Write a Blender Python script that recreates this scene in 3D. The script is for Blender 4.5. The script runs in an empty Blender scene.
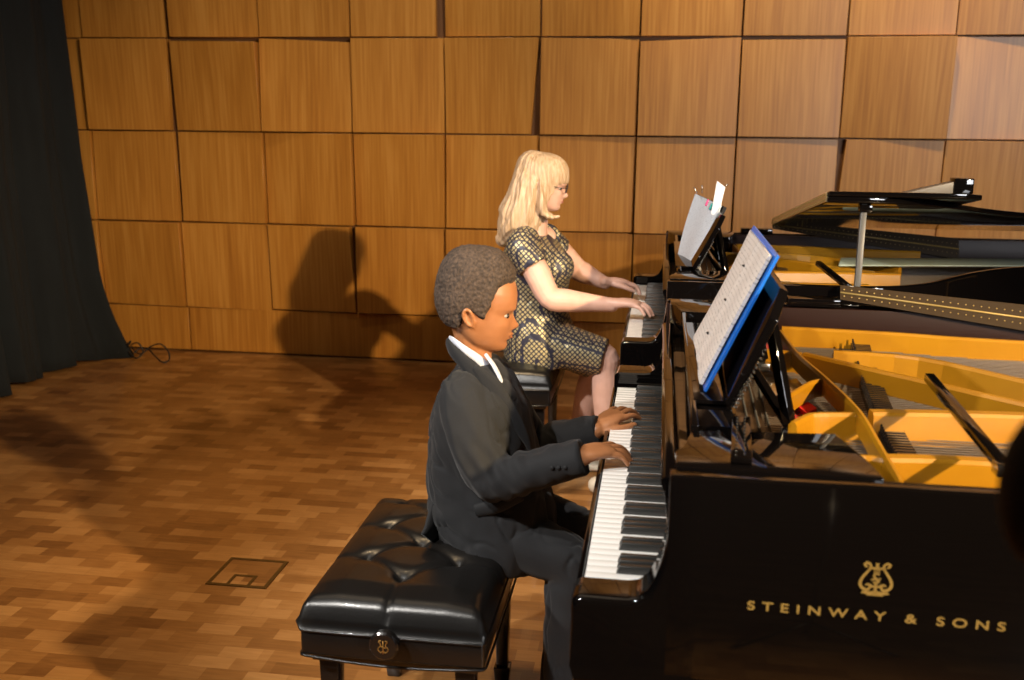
import bpy, math, random
import numpy as np
from mathutils import Vector, Matrix
random.seed(4); rng = np.random.default_rng(4)
SC = bpy.context.scene; COL = SC.collection
# ------------------------------------------------------------------ camera
FPX, PT, YW, RL, CH = 995.3, .2222, .1464, .0085, 1.4874
def cam_axes():
    cy, sy, cp, sp = math.cos(YW), math.sin(YW), math.cos(PT), math.sin(PT)
    fw = np.array([-sy*cp, cy*cp, -sp]); r = np.array([cy, sy, 0.]); u = np.cross(r, fw)
    c, s = math.cos(RL), math.sin(RL)
    return c*r+s*u, -s*r+c*u, fw
AR, AU, AF = cam_axes()
def at(x, y, X=None, Y=None, Z=None):
    "a measured photo position turned into a point on the plane X=, Y= or Z="
    d = AF+(x-512)/FPX*AR-(y-340)/FPX*AU; o = np.array([0, 0, CH])
    if X is not None: t = X/d[0]
    elif Y is not None: t = Y/d[1]
    else: t = (Z-CH)/d[2]
    return o+t*d
cd = bpy.data.cameras.new('camera'); cam = bpy.data.objects.new('camera', cd); COL.objects.link(cam)
M = Matrix(((AR[0], AU[0], -AF[0], 0), (AR[1], AU[1], -AF[1], 0), (AR[2], AU[2], -AF[2], CH), (0, 0, 0, 1)))
cam.matrix_world = M
cd.sensor_width = 36; cd.lens = FPX/1024*36; cd.clip_start = .02
cd.dof.use_dof = True; cd.dof.focus_distance = 2.7; cd.dof.aperture_fstop = 4.0
SC.camera = cam
vs = SC.view_settings
vs.view_transform = 'Standard'; vs.look = 'None'; vs.gamma = 1; vs.use_curve_mapping = False; vs.exposure = 0
# ------------------------------------------------------------------ materials
def mat(name, col, rough=.5, metal=0, coat=0, spec=.5, **k):
    m = bpy.data.materials.new(name); m.use_nodes = True
    b = m.node_tree.nodes['Principled BSDF']
    b.inputs['Base Color'].default_value = (*col, 1); b.inputs['Roughness'].default_value = rough
    b.inputs['Metallic'].default_value = metal; b.inputs['Coat Weight'].default_value = coat
    b.inputs['Specular IOR Level'].default_value = spec
    for n, v in k.items(): b.inputs[n.replace('_', ' ')].default_value = v
    return m
class NT:
    def __init__(s, m): s.t = m.node_tree; s.b = s.t.nodes['Principled BSDF']
    def n(s, typ, **k):
        o = s.t.nodes.new(typ)
        for a, v in k.items(): setattr(o, a, v)
        return o
    def l(s, a, b): s.t.links.new(a, b)
def coords(nt, scale=(1, 1, 1), kind='Object'):
    tc = nt.n('ShaderNodeTexCoord'); mp = nt.n('ShaderNodeMapping'); mp.inputs['Scale'].default_value = scale
    nt.l(tc.outputs[kind], mp.inputs[0]); return mp.outputs[0]
def ramp(nt, fac, stops):
    r = nt.n('ShaderNodeValToRGB'); nt.l(fac, r.inputs[0]); e = r.color_ramp.elements
    while len(e) < len(stops): e.new(.5)
    for el, (p, c) in zip(e, stops): el.position = p; el.color = (*c, 1)
    return r.outputs[0]
def noise_mat(name, c1, c2, scale, rough, bump=0, detail=4, **k):
    m = mat(name, c1, rough, **k); nt = NT(m); co = coords(nt, scale)
    nz = nt.n('ShaderNodeTexNoise'); nz.inputs['Scale'].default_value = 1; nz.inputs['Detail'].default_value = detail
    nt.l(co, nz.inputs['Vector']); nt.l(ramp(nt, nz.outputs['Fac'], [(.3, c1), (.7, c2)]), nt.b.inputs['Base Color'])
    if bump:
        bp = nt.n('ShaderNodeBump'); bp.inputs['Strength'].default_value = bump; bp.inputs['Distance'].default_value = .002
        nt.l(nz.outputs['Fac'], bp.inputs['Height']); nt.l(bp.outputs[0], nt.b.inputs['Normal'])
    return m
def wood_panel_mat():
    m = mat('wall_veneer', (.4, .2, .06), .40, coat=.1, Coat_Roughness=.35); nt = NT(m)
    tc = nt.n('ShaderNodeTexCoord'); oi = nt.n('ShaderNodeObjectInfo')
    ad = nt.n('ShaderNodeVectorMath', operation='ADD'); mul = nt.n('ShaderNodeVectorMath', operation='SCALE')
    cb = nt.n('ShaderNodeCombineXYZ'); nt.l(oi.outputs['Random'], cb.inputs[0]); nt.l(oi.outputs['Random'], cb.inputs[1])
    mul.inputs['Scale'].default_value = 9; nt.l(cb.outputs[0], mul.inputs[0])
    nt.l(tc.outputs['Object'], ad.inputs[0]); nt.l(mul.outputs[0], ad.inputs[1])
    mp = nt.n('ShaderNodeMapping'); mp.inputs['Scale'].default_value = (75, 20, 2.2); nt.l(ad.outputs[0], mp.inputs[0])
    a = nt.n('ShaderNodeTexNoise'); a.inputs['Scale'].default_value = 1; a.inputs['Detail'].default_value = 5; nt.l(mp.outputs[0], a.inputs['Vector'])
    mp2 = nt.n('ShaderNodeMapping'); mp2.inputs['Scale'].default_value = (9, 9, .8); nt.l(ad.outputs[0], mp2.inputs[0])
    b = nt.n('ShaderNodeTexNoise'); b.inputs['Scale'].default_value = 1; b.inputs['Detail'].default_value = 2; nt.l(mp2.outputs[0], b.inputs['Vector'])
    mx = nt.n('ShaderNodeMath', operation='ADD'); nt.l(a.outputs['Fac'], mx.inputs[0])
    m2 = nt.n('ShaderNodeMath', operation='MULTIPLY'); nt.l(b.outputs['Fac'], m2.inputs[0]); m2.inputs[1].default_value = .6
    nt.l(m2.outputs[0], mx.inputs[1])
    nt.l(ramp(nt, mx.outputs[0], [(.45, (.34, .130, .018)), (.78, (.46, .195, .030)), (1.0, (.54, .25, .048))]), nt.b.inputs['Base Color'])
    return m
def parquet_mat():
    m = mat('parquet', (.35, .16, .05), .33, coat=.1); nt = NT(m); co = coords(nt, (1, 1, 1), 'Object')
    cols = []
    for (bw, rh, off, sq) in ((.118, .058, .5, 1), (.236, .116, .37, 1)):
        br = nt.n('ShaderNodeTexBrick'); br.offset = off; br.inputs['Scale'].default_value = 1
        br.inputs['Brick Width'].default_value = bw; br.inputs['Row Height'].default_value = rh
        br.inputs['Mortar Size'].default_value = .0006; br.inputs['Bias'].default_value = 0
        br.inputs['Color1'].default_value = (0, 0, 0, 1); br.inputs['Color2'].default_value = (1, 1, 1, 1)
        br.inputs['Mortar'].default_value = (.2, .2, .2, 1)
        nt.l(co, br.inputs['Vector']); cols.append(br.outputs['Color'])
    nz = nt.n('ShaderNodeTexNoise'); nz.inputs['Scale'].default_value = 1
    mp = nt.n('ShaderNodeMapping'); mp.inputs['Scale'].default_value = (12, 90, 10); nt.l(co, mp.inputs[0]); nt.l(mp.outputs[0], nz.inputs['Vector'])
    def mth(op, a, b):
        o = nt.n('ShaderNodeMath', operation=op)
        for i, v in enumerate((a, b)):
            if isinstance(v, (int, float)): o.inputs[i].default_value = v
            else: nt.l(v, o.inputs[i])
        return o.outputs[0]
    v = mth('ADD', mth('MULTIPLY', cols[0], .42), mth('ADD', mth('MULTIPLY', cols[1], .22), mth('MULTIPLY', nz.outputs['Fac'], .36)))
    nt.l(ramp(nt, v, [(.1, (.15, .058, .015)), (.45, (.32, .145, .042)), (.85, (.52, .27, .095))]), nt.b.inputs['Base Color'])
    return m
def dress_mat():
    m = mat('dress_fabric', (.02, .02, .04), .5); nt = NT(m); co = coords(nt, (72, 72, 72)); co.node.inputs['Rotation'].default_value = (0, .785, 0)
    vo = nt.n('ShaderNodeTexVoronoi'); vo.distance = 'CHEBYCHEV'; vo.inputs['Scale'].default_value = 1; vo.inputs['Randomness'].default_value = .12
    nt.l(co, vo.inputs['Vector'])
    lt = nt.n('ShaderNodeMath', operation='LESS_THAN'); lt.inputs[1].default_value = .34; nt.l(vo.outputs['Distance'], lt.inputs[0])
    nz = nt.n('ShaderNodeTexNoise'); nz.inputs['Scale'].default_value = 8; tc2 = coords(nt, (1, 1, 1)); nt.l(tc2, nz.inputs['Vector'])
    gt = nt.n('ShaderNodeMath', operation='GREATER_THAN'); gt.inputs[1].default_value = .16; nt.l(nz.outputs['Fac'], gt.inputs[0])
    mu = nt.n('ShaderNodeMath', operation='MULTIPLY'); nt.l(lt.outputs[0], mu.inputs[0]); nt.l(gt.outputs[0], mu.inputs[1])
    nt.l(ramp(nt, mu.outputs[0], [(0, (.022, .022, .042)), (1, (.50, .42, .22))]), nt.b.inputs['Base Color'])
    m3 = nt.n('ShaderNodeMath', operation='MULTIPLY'); nt.l(mu.outputs[0], m3.inputs[0]); m3.inputs[1].default_value = .4
    nt.l(m3.outputs[0], nt.b.inputs['Metallic']); nt.b.inputs['Roughness'].default_value = .42
    return m
def paper_mat(name, axis_scale, base=(.78, .76, .74), ink=(.35, .34, .34)):
    m = mat(name, base, .35); nt = NT(m); co = coords(nt, (1, 1, 1), 'UV')
    wv = nt.n('ShaderNodeTexWave'); wv.bands_direction = 'Y'; wv.inputs['Scale'].default_value = axis_scale; nt.l(co, wv.inputs['Vector'])
    nz = nt.n('ShaderNodeTexNoise'); nz.inputs['Scale'].default_value = 26; nt.l(co, nz.inputs['Vector'])
    mu = nt.n('ShaderNodeMath', operation='MULTIPLY'); nt.l(wv.outputs['Fac'], mu.inputs[0]); nt.l(nz.outputs['Fac'], mu.inputs[1])
    nt.l(ramp(nt, mu.outputs[0], [(.42, base), (.56, ink)]), nt.b.inputs['Base Color'])
    return m
BLACK = mat('piano_lacquer', (.0025, .002, .002), .05, spec=.5)
INNER = mat('inner_rim_wood', (.012, .003, .0015), .4, spec=.15)
GOLD = noise_mat('plate_gold_paint', (.27, .118, .003), (.32, .145, .004), (8, 8, 8), .33, coat=.1)
BRASS = mat('brass', (.78, .55, .2), .3, metal=1)
BRASSD = mat('brass_decal', (.26, .175, .05), .45, metal=.3)
CHROME = mat('nickel', (.55, .55, .54), .25, metal=1); STEEL = mat('dull_grey_metal', (.07, .07, .07), .4, spec=.3)
IVORY = mat('white_key_plastic', (.86, .85, .82), .22, coat=.3)
EBONY = mat('black_key_plastic', (.022, .022, .021), .35, coat=.15)
FELTR = mat('red_felt', (.65, .01, .01), .9)
STRIPG = mat('grey_green_matte', (.33, .38, .30), .8)
STRING = mat('string_wire', (.20, .17, .145), .4, metal=.7)
COPPER = mat('bass_string_copper', (.45, .20, .10), .4, metal=.8)
SBOARD = noise_mat('soundboard_spruce', (.085, .05, .03), (.14, .085, .05), (3, 60, 3), .4)
LEATHER = noise_mat('black_leather', (.006, .0055, .005), (.009, .008, .0075), (260, 260, 260), .30, bump=.12, coat=.05)
LEGW = mat('black_wood', (.010, .008, .007), .2, coat=.3)
CURT = noise_mat('curtain_velour', (.0028, .0045, .0065), (.0055, .0085, .0115), (3, 30, 3), .95)
SUIT = noise_mat('suit_cloth', (.0048, .0052, .0068), (.008, .0084, .0105), (500, 500, 500), .85, bump=.1, Sheen_Weight=.08)
SUIT2 = mat('suit_seam', (.007, .0075, .009), .8)
SHIRT = mat('white_cotton', (.58, .60, .68), .8)
SKINB = noise_mat('boy_skin', (.34, .135, .052), (.40, .165, .066), (30, 30, 30), .42, Subsurface_Weight=.0)
SKINW = noise_mat('woman_skin', (.68, .40, .31), (.75, .46, .37), (25, 25, 25), .45)
LIPB = mat('boy_lips', (.24, .085, .042), .45); LIPW = mat('woman_lips', (.50, .16, .14), .4)
HAIRB = noise_mat('boy_hair', (.022, .014, .009), (.085, .055, .038), (150, 150, 150), .85, bump=1.0)
HAIRW = noise_mat('blonde_hair', (.42, .27, .15), (.64, .47, .32), (110, 110, 8), .45, bump=.3)
EYEW = mat('eye_white', (.42, .40, .38), .3); IRIS = mat('iris', (.02, .01, .006), .15)
DRESS = dress_mat(); NAIL = mat('finger_nail', (.62, .38, .30), .25); NAILD = mat('dark_nail_polish', (.02, .02, .05), .2)
FRAME = mat('glasses_frame', (.02, .02, .03), .3)
BLUE = mat('blue_folder_plastic', (.012, .13, .55), .3, coat=.2)
PAGE = paper_mat('sheet_music', 9, (.62, .58, .55), (.30, .28, .27)); PAGE2 = paper_mat('printed_sheet', 14, (.60, .64, .70), (.33, .35, .40))
WHITE = mat('white_paper', (.75, .77, .80), .6); DBOARD = mat('black_board', (.015, .015, .017), .3)
PINK = mat('pink_clip', (.7, .08, .25), .4); TEAL = mat('teal_clip', (.03, .5, .45), .4)
CABLE = mat('cable_rubber', (.008, .008, .009), .5); SHOEB = mat('black_shoe', (.01, .01, .01), .2, coat=.3)
SHOEW = mat('beige_shoe', (.62, .54, .42), .5); FOAM = noise_mat('foam', (.03, .021, .014), (.07, .05, .034), (300, 300, 300), 1, bump=.3)
VENEER = wood_panel_mat(); PARQ = parquet_mat()
BACKING = mat('wall_backing', (.13, .055, .016), .6)
WALLP = mat('dark_wall_paint', (.02, .013, .008), .9); CEIL = mat('ceiling_paint', (.12, .10, .08), .8)
# ------------------------------------------------------------------ mesh helpers
def obj(name, V, F, m, parent=None, smooth=False, world=True, kind=None):
    V = np.asarray(V, float)
    if parent is not None and world:
        o = np.zeros(3); p = parent
        while p is not None: o += np.array(p.location); p = p.parent
        V = V-o
    me = bpy.data.meshes.new(name); me.from_pydata([tuple(v) for v in V], [], [tuple(f) for f in F]); me.validate(); me.update()
    if m is not None: me.materials.append(m)
    if smooth: me.polygons.foreach_set('use_smooth', [True]*len(me.polygons))
    ob = bpy.data.objects.new(name, me); COL.objects.link(ob)
    if parent is not None: ob.parent = parent
    if kind: ob['kind'] = kind
    return ob
def empty(name, loc, label, cat, group=None):
    o = bpy.data.objects.new(name, None); COL.objects.link(o); o.location = tuple(loc); o.empty_display_size = .1
    return tag(o, label, cat, group)
def tag(o, label, cat, group=None, kind=None):
    o['label'] = label; o['category'] = cat
    if group: o['group'] = group
    if kind: o['kind'] = kind
    return o
def struct(o): o['kind'] = 'structure'; return o
def copy_tree(o, parent=None):
    c = o.copy(); COL.objects.link(c); c.parent = parent
    for ch in list(o.children): copy_tree(ch, c)
    return c
class MB:
    def __init__(s): s.V = []; s.F = []
    def add(s, V, F):
        n = len(s.V); s.V += [tuple(v) for v in V]; s.F += [tuple(i+n for i in f) for f in F]; return s
    def box(s, x0, x1, y0, y1, z0, z1):
        return s.hexa([(x0, y0, z0), (x1, y0, z0), (x1, y1, z0), (x0, y1, z0), (x0, y0, z1), (x1, y0, z1), (x1, y1, z1), (x0, y1, z1)])
    def hexa(s, P):
        return s.add(P, [(0, 3, 2, 1), (4, 5, 6, 7), (0, 1, 5, 4), (1, 2, 6, 5), (2, 3, 7, 6), (3, 0, 4, 7)])
    def slab(s, P, n):   # quad P, thickness vector n
        P = [np.array(p, float) for p in P]; n = np.array(n, float)
        return s.hexa([*(p-n for p in P), *P])
    def prism(s, poly, a0, a1, axis='y'):
        f = {'y': lambda p, a: (p[0], a, p[1]), 'z': lambda p, a: (p[0], p[1], a), 'x': lambda p, a: (a, p[0], p[1])}[axis]
        n = len(poly); V = [f(p, a0) for p in poly]+[f(p, a1) for p in poly]
        return s.add(V, [tuple(range(n))[::-1], tuple(range(n, 2*n))]+[(i, (i+1) % n, n+(i+1) % n, n+i) for i in range(n)])
    def build(s, name, m, parent=None, bevel=0, seg=2, smooth=False, **k):
        o = obj(name, s.V, s.F, m, parent, smooth=smooth, **k)
        if bevel:
            import bmesh
            bm = bmesh.new(); bm.from_mesh(o.data); bmesh.ops.recalc_face_normals(bm, faces=bm.faces)
            es = [e for e in bm.edges if len(e.link_faces) == 2 and e.calc_face_angle(0) > .6]
            bmesh.ops.bevel(bm, geom=es, offset=bevel, segments=seg, profile=.5, affect='EDGES', clamp_overlap=True)
            bm.to_mesh(o.data); bm.free()
            for p in o.data.polygons: p.use_smooth = True
            o.data.set_sharp_from_angle(angle=.7)
        else:
            import bmesh
            bm = bmesh.new(); bm.from_mesh(o.data); bmesh.ops.recalc_face_normals(bm, faces=bm.faces); bm.to_mesh(o.data); bm.free()
        return o
def crom(P, sub):
    P = np.asarray(P, float); n = len(P)
    if n < 3 or sub < 2:
        t = np.linspace(0, n-1, (n-1)*max(sub, 1)+1); i = np.minimum(t.astype(int), n-2); f = (t-i)[:, None]
        return P[i]*(1-f)+P[i+1]*f
    out = []
    for i in range(n-1):
        p0 = P[max(i-1, 0)]; p1 = P[i]; p2 = P[i+1]; p3 = P[min(i+2, n-1)]
        for j in range(sub):
            t = j/sub
            out.append(.5*((2*p1)+(-p0+p2)*t+(2*p0-5*p1+4*p2-p3)*t*t+(-p0+3*p1-3*p2+p3)*t**3))
    out.append(P[-1]); return np.array(out)
def tube(P, ra, rb=None, ref=(0, 1, 0), n=16, sub=4, round_caps=False, sq=2.0, wob=None):
    P = np.asarray(P, float); ra = np.atleast_1d(np.asarray(ra, float)); ra = np.full(len(P), ra[0]) if len(ra) == 1 else ra
    rb = ra if rb is None else np.atleast_1d(np.asarray(rb, float)); rb = np.full(len(P), rb[0]) if len(rb) == 1 else rb
    A = crom(np.column_stack([P, ra, rb]), sub); C = A[:, :3]; ra = np.maximum(A[:, 3], 1e-4); rb = np.maximum(A[:, 4], 1e-4)
    T = np.gradient(C, axis=0); T /= np.linalg.norm(T, axis=1)[:, None]+1e-12
    if round_caps:
        def cap(c, t, a, b, sgn):
            r = min(a, b); out = []
            for k in (.35, .7, .92):
                s_ = math.sqrt(1-k*k); out.append((c+sgn*t*r*k, t, a*s_, b*s_))
            return out
        st = cap(C[0], T[0], ra[0], rb[0], -1)[::-1]; en = cap(C[-1], T[-1], ra[-1], rb[-1], 1)
        C = np.array([s_[0] for s_ in st]+list(C)+[s_[0] for s_ in en]); T = np.array([s_[1] for s_ in st]+list(T)+[s_[1] for s_ in en])
        ra = np.array([s_[2] for s_ in st]+list(ra)+[s_[2] for s_ in en]); rb = np.array([s_[3] for s_ in st]+list(rb)+[s_[3] for s_ in en])
    ref = np.array(ref, float); th = np.linspace(0, 2*math.pi, n, endpoint=False)
    ct, st_ = np.cos(th), np.sin(th); ct = np.sign(ct)*np.abs(ct)**(2/sq); st_ = np.sign(st_)*np.abs(st_)**(2/sq)
    V = []
    for i in range(len(C)):
        s_ = ref-ref.dot(T[i])*T[i]
        if np.linalg.norm(s_) < 1e-3: s_ = np.cross(T[i], [.3, .2, .9])
        s_ /= np.linalg.norm(s_); nn = np.cross(T[i], s_); w = 1 if wob is None else wob(i/(len(C)-1), th)
        V.append(C[i]+np.outer(ra[i]*ct*w, s_)+np.outer(rb[i]*st_*w, nn))
    V = np.concatenate(V); m = len(C)
    F = [(i*n+j, i*n+(j+1) % n, (i+1)*n+(j+1) % n, (i+1)*n+j) for i in range(m-1) for j in range(n)]
    F += [tuple(range(n))[::-1], tuple((m-1)*n+j for j in range(n))]
    return V, F
def loft_rows(rows, Y, n=32, sub=4, lean=None, sq=2.2):
    """rows of (photo row, back column, front column, half width): rings of a torso standing at depth Y"""
    P, a, b = [], [], []
    for (py, xb, xf, w) in rows:
        A = at(xb, py, Y=Y); B = at(xf, py, Y=Y); P.append((A+B)/2); b.append((B[0]-A[0])/2); a.append(w)
    return tube(P, a, b, ref=(0, 1, 0), n=n, sub=sub, sq=sq)
def ellipsoid(c, r, n=16, m=10, R=None):
    V, F = [], []
    for i in range(m+1):
        p = math.pi*i/m
        for j in range(n):
            t = 2*math.pi*j/n; V.append((r[0]*math.sin(p)*math.cos(t), r[1]*math.sin(p)*math.sin(t), r[2]*math.cos(p)))
    V = np.array(V)
    if R is not None: V = V@np.array(R).T
    V += np.array(c)
    F = [(i*n+j, (i+1)*n+j, (i+1)*n+(j+1) % n, i*n+(j+1) % n) for i in range(m) for j in range(n)]
    return V, F
def fuse(name, parts, voxel, smooth_n, m, parent, fac=.5, post=None):
    mb = MB()
    for V, F in parts: mb.add(V, F)
    t = mb.build('tmp', None)
    r = t.modifiers.new('r', 'REMESH'); r.mode = 'VOXEL'; r.voxel_size = voxel
    if smooth_n: s = t.modifiers.new('s', 'SMOOTH'); s.iterations = smooth_n; s.factor = fac
    dg = bpy.context.evaluated_depsgraph_get(); dg.update()
    me = bpy.data.meshes.new_from_object(t.evaluated_get(dg)); bpy.data.objects.remove(t)
    nv = len(me.vertices); co = np.empty(nv*3); me.vertices.foreach_get('co', co); co = co.reshape(-1, 3)
    if post is not None:
        no = np.empty(nv*3); me.vertex_normals.foreach_get('vector', no); co = post(co, no.reshape(-1, 3))
    o = np.zeros(3); p = parent
    while p is not None: o += np.array(p.location); p = p.parent
    me.vertices.foreach_set('co', (co-o).ravel()); me.update(); me.name = name
    me.materials.clear(); me.materials.append(m); me.polygons.foreach_set('use_smooth', [True]*len(me.polygons))
    ob = bpy.data.objects.new(name, me); COL.objects.link(ob); ob.parent = parent
    return ob
def unit(v): v = np.array(v, float); return v/np.linalg.norm(v)
# ------------------------------------------------------------------ room
YWALL = 5.80
fl = struct(MB().box(-6, 6.5, -5.5, 5.95, -.06, 0).build('floor', PARQ))
wall = struct(MB().box(-6, 6.5, YWALL+.05, YWALL+.2, 0, 4.6).build('wall_back', BACKING))
struct(MB().box(-6.15, -6, -5.5, 6, 0, 4.6).build('wall_left', WALLP))
struct(MB().box(6.5, 6.65, -5.5, 6, 0, 4.6).build('wall_right', WALLP))
struct(MB().box(-6.15, 6.65, -5.65, -5.5, 0, 4.6).build('wall_front', WALLP))
struct(MB().box(-6.15, 6.65, -5.65, 6.1, 4.6, 4.7).build('ceiling', CEIL))
PX0, PW = -3.4824, .5552
zs = [0.012, .295, .831, 1.381, 1.923, 2.47, 3.02, 3.57]
TW = {(3, 4): dict(br=(-.046, 0), tr=(-.006, 0)), (2, 8): dict(tl=(.036, 0)), (4, 3): dict(tr=(-.046, 0), br=(-.046, 0)),
      (3, 1): dict(tl=(0, -.014), tr=(0, -.022)), (3, 2): dict(tr=(0, -.022)), (3, 9): dict(tl=(.004, 0)), (3, 6): dict(tl=(0, -.022)), (3, 7): dict(tl=(0, -.014), tr=(0, -.01)),
      (3, 0): dict(tr=(-.02, 0), br=(-.034, 0)), (2, 0): dict(tr=(-.022, 0), br=(-.012, 0)), (1, 2): dict(tr=(-.03, 0), br=(-.004, 0)),
      (4, 0): dict(tr=(-.03, 0), br=(-.03, 0)), (3, 5): dict(tr=(0, -.008)), (2, 2): dict(br=(0, 0), tr=(0, 0)), (1, 1): dict(br=(0, -.012))}
TILT = {(3, 9): (.0, -.017), (3, 10): (.04, .01), (4, 9): (.05, .02), (3, 8): (.055, .02), (2, 9): (.05, .02), (3, 0): (-.05, .02), (3, 3): (-.03, 0), (3, 4): (.0, .03), (2, 1): (.03, 0), (2, 3): (.02, .02), (2, 4): (.0, -.01), (3, 7): (-.01, -.02), (2, 5): (-.03, -.02), (2, 6): (-.03, -.03), (2, 7): (-.02, -.02), (3, 5): (-.02, -.02), (3, 6): (-.03, -.02), (1, 3): (-.03, .0), (1, 4): (-.03, .0), (1, 5): (-.03, -.01), (3, 1): (.05, .04), (2, 2): (.04, .01)}
def panel(r, x0, x1, c):
    g = .0045; z0, z1 = zs[r], zs[r+1]-.009
    if r == 0: z1 = zs[1]-.009
    P = {'bl': [x0+g, z0], 'br': [x1-g, z0], 'tr': [x1-g, z1], 'tl': [x0+g, z1]}
    for k, (dx, dz) in TW.get((r, c), {}).items(): P[k][0] += dx; P[k][1] += dz
    ax, az = TILT.get((r, c), (rng.uniform(-.035, .035), rng.uniform(-.03, .03)))
    if r == 0: ax = az = 0
    d0 = abs(ax)/2+abs(az)/2+.004
    xm, zm = (x0+x1)/2, (z0+z1)/2
    fr, bk = [], []
    for k in ('bl', 'br', 'tr', 'tl'):
        x, z = P[k]; d = d0+ax*(x-xm)/PW+az*(z-zm)/.54
        fr.append((x, YWALL+.02-d, z)); bk.append((x, YWALL+.049, z))
    # keep the panel's centre as its own origin so the grain differs
    o = MB().hexa([bk[0], bk[1], fr[1], fr[0], bk[3], bk[2], fr[2], fr[3]]).build('wall_panel', VENEER, wall, bevel=.0015, seg=1)
for r in range(0, 7):
    if r == 0:
        for c in range(-4, 17, 5): panel(0, PX0+c*PW, PX0+(c+5)*PW, c)
    else:
        for c in range(-3, 17): panel(r, PX0+c*PW, PX0+(c+1)*PW, c)
# floor outlet box
fb = empty('floor_outlet_box', (-1.30, 2.88, 0), 'small brass-framed access hatch set into the parquet left of the front bench', 'floor hatch')
q = [at(208, 584, Z=0), at(289+1-12, 589, Z=0), at(289, 564, Z=0), at(228, 559, Z=0)]
bx0, bx1, by0, by1 = -1.405, -1.2, 2.785, 2.985
f = MB()
for b in ((bx0, bx1, by0, by0+.012), (bx0, bx1, by1-.012, by1), (bx0, bx0+.012, by0+.012, by1-.012), (bx1-.012, bx1, by0+.012, by1-.012)): f.box(*b, .0005, .004)
f.build('frame', mat('aged_brass', (.16, .10, .03), .4, metal=.7), fb)
f = MB(); cx = -1.30
for b in ((cx-.04, cx+.04, by0+.07, by0+.08), (cx-.04, cx-.03, by0+.012, by0+.07), (cx+.03, cx+.04, by0+.012, by0+.07)): f.box(*b, .001, .004)
f.build('cable_flap', mat('aged_brass2', (.16, .10, .03), .4, metal=.7), fb)
MB().box(bx0+.012, bx1-.012, by0+.012, by1-.012, .0003, .002).build('hatch_cover', PARQ, fb)
# ------------------------------------------------------------------ curtain
def curtain():
    ny, nz = 260, 40; V = []; H = 4.4
    for j in range(nz+1):
        t = j/nz; z = t*H
        for i in range(ny+1):
            s = i/ny; y = 3.2+s*(5.60-3.2)
            g = (1-t)**2.2
            k = max(0, (s-.86)/.14)
            x = -3.515+.03*g+.07*max(0, 1-z/1.2)
            fold = .045*math.sin(s*46+.8*math.sin(s*9))+.028*math.sin(s*83+1.3+z*.25)+.012*math.sin(s*150+z*.6)
            x += fold*(.55+.5*(1-t))+.03*math.sin(z*1.1+s*7)
            x += k*.16*max(0, 1-z/.55)**1.6
            zz = z
            if j == 0: zz = .008+.028*(.5+.5*math.sin(s*31))
            V.append((x, y, zz))
    F = [(j*(ny+1)+i, j*(ny+1)+i+1, (j+1)*(ny+1)+i+1, (j+1)*(ny+1)+i) for j in range(nz) for i in range(ny)]
    o = obj('stage_curtain', V, F, CURT, smooth=True)
    m = o.modifiers.new('t', 'SOLIDIFY'); m.thickness = .006
    tag(o, 'floor-length black stage curtain hanging in folds at the left wall', 'curtain')
curtain()
# cable
pts = [(118, 352), (124, 346), (131, 340), (127, 349), (136, 357), (143, 351), (138, 342), (131, 345), (140, 353), (150, 346), (160, 343), (168, 350), (169, 359), (162, 361), (154, 354), (148, 348), (140, 347), (134, 352)]
P = []
for i, (x, y) in enumerate(pts):
    p = at(x, y+1, Y=5.55 if y < 352 else 5.52); p[2] = max(p[2], .006); P.append(p if p[2] > .007 else at(x, y+1, Z=.006))
V, F = tube(P, .0045, n=8, sub=6, ref=(.3, .2, .9))
tag(obj('black_cable', V, F, CABLE, smooth=True), 'loose loops of thin black cable on the floor at the curtain hem', 'cable')
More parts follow.
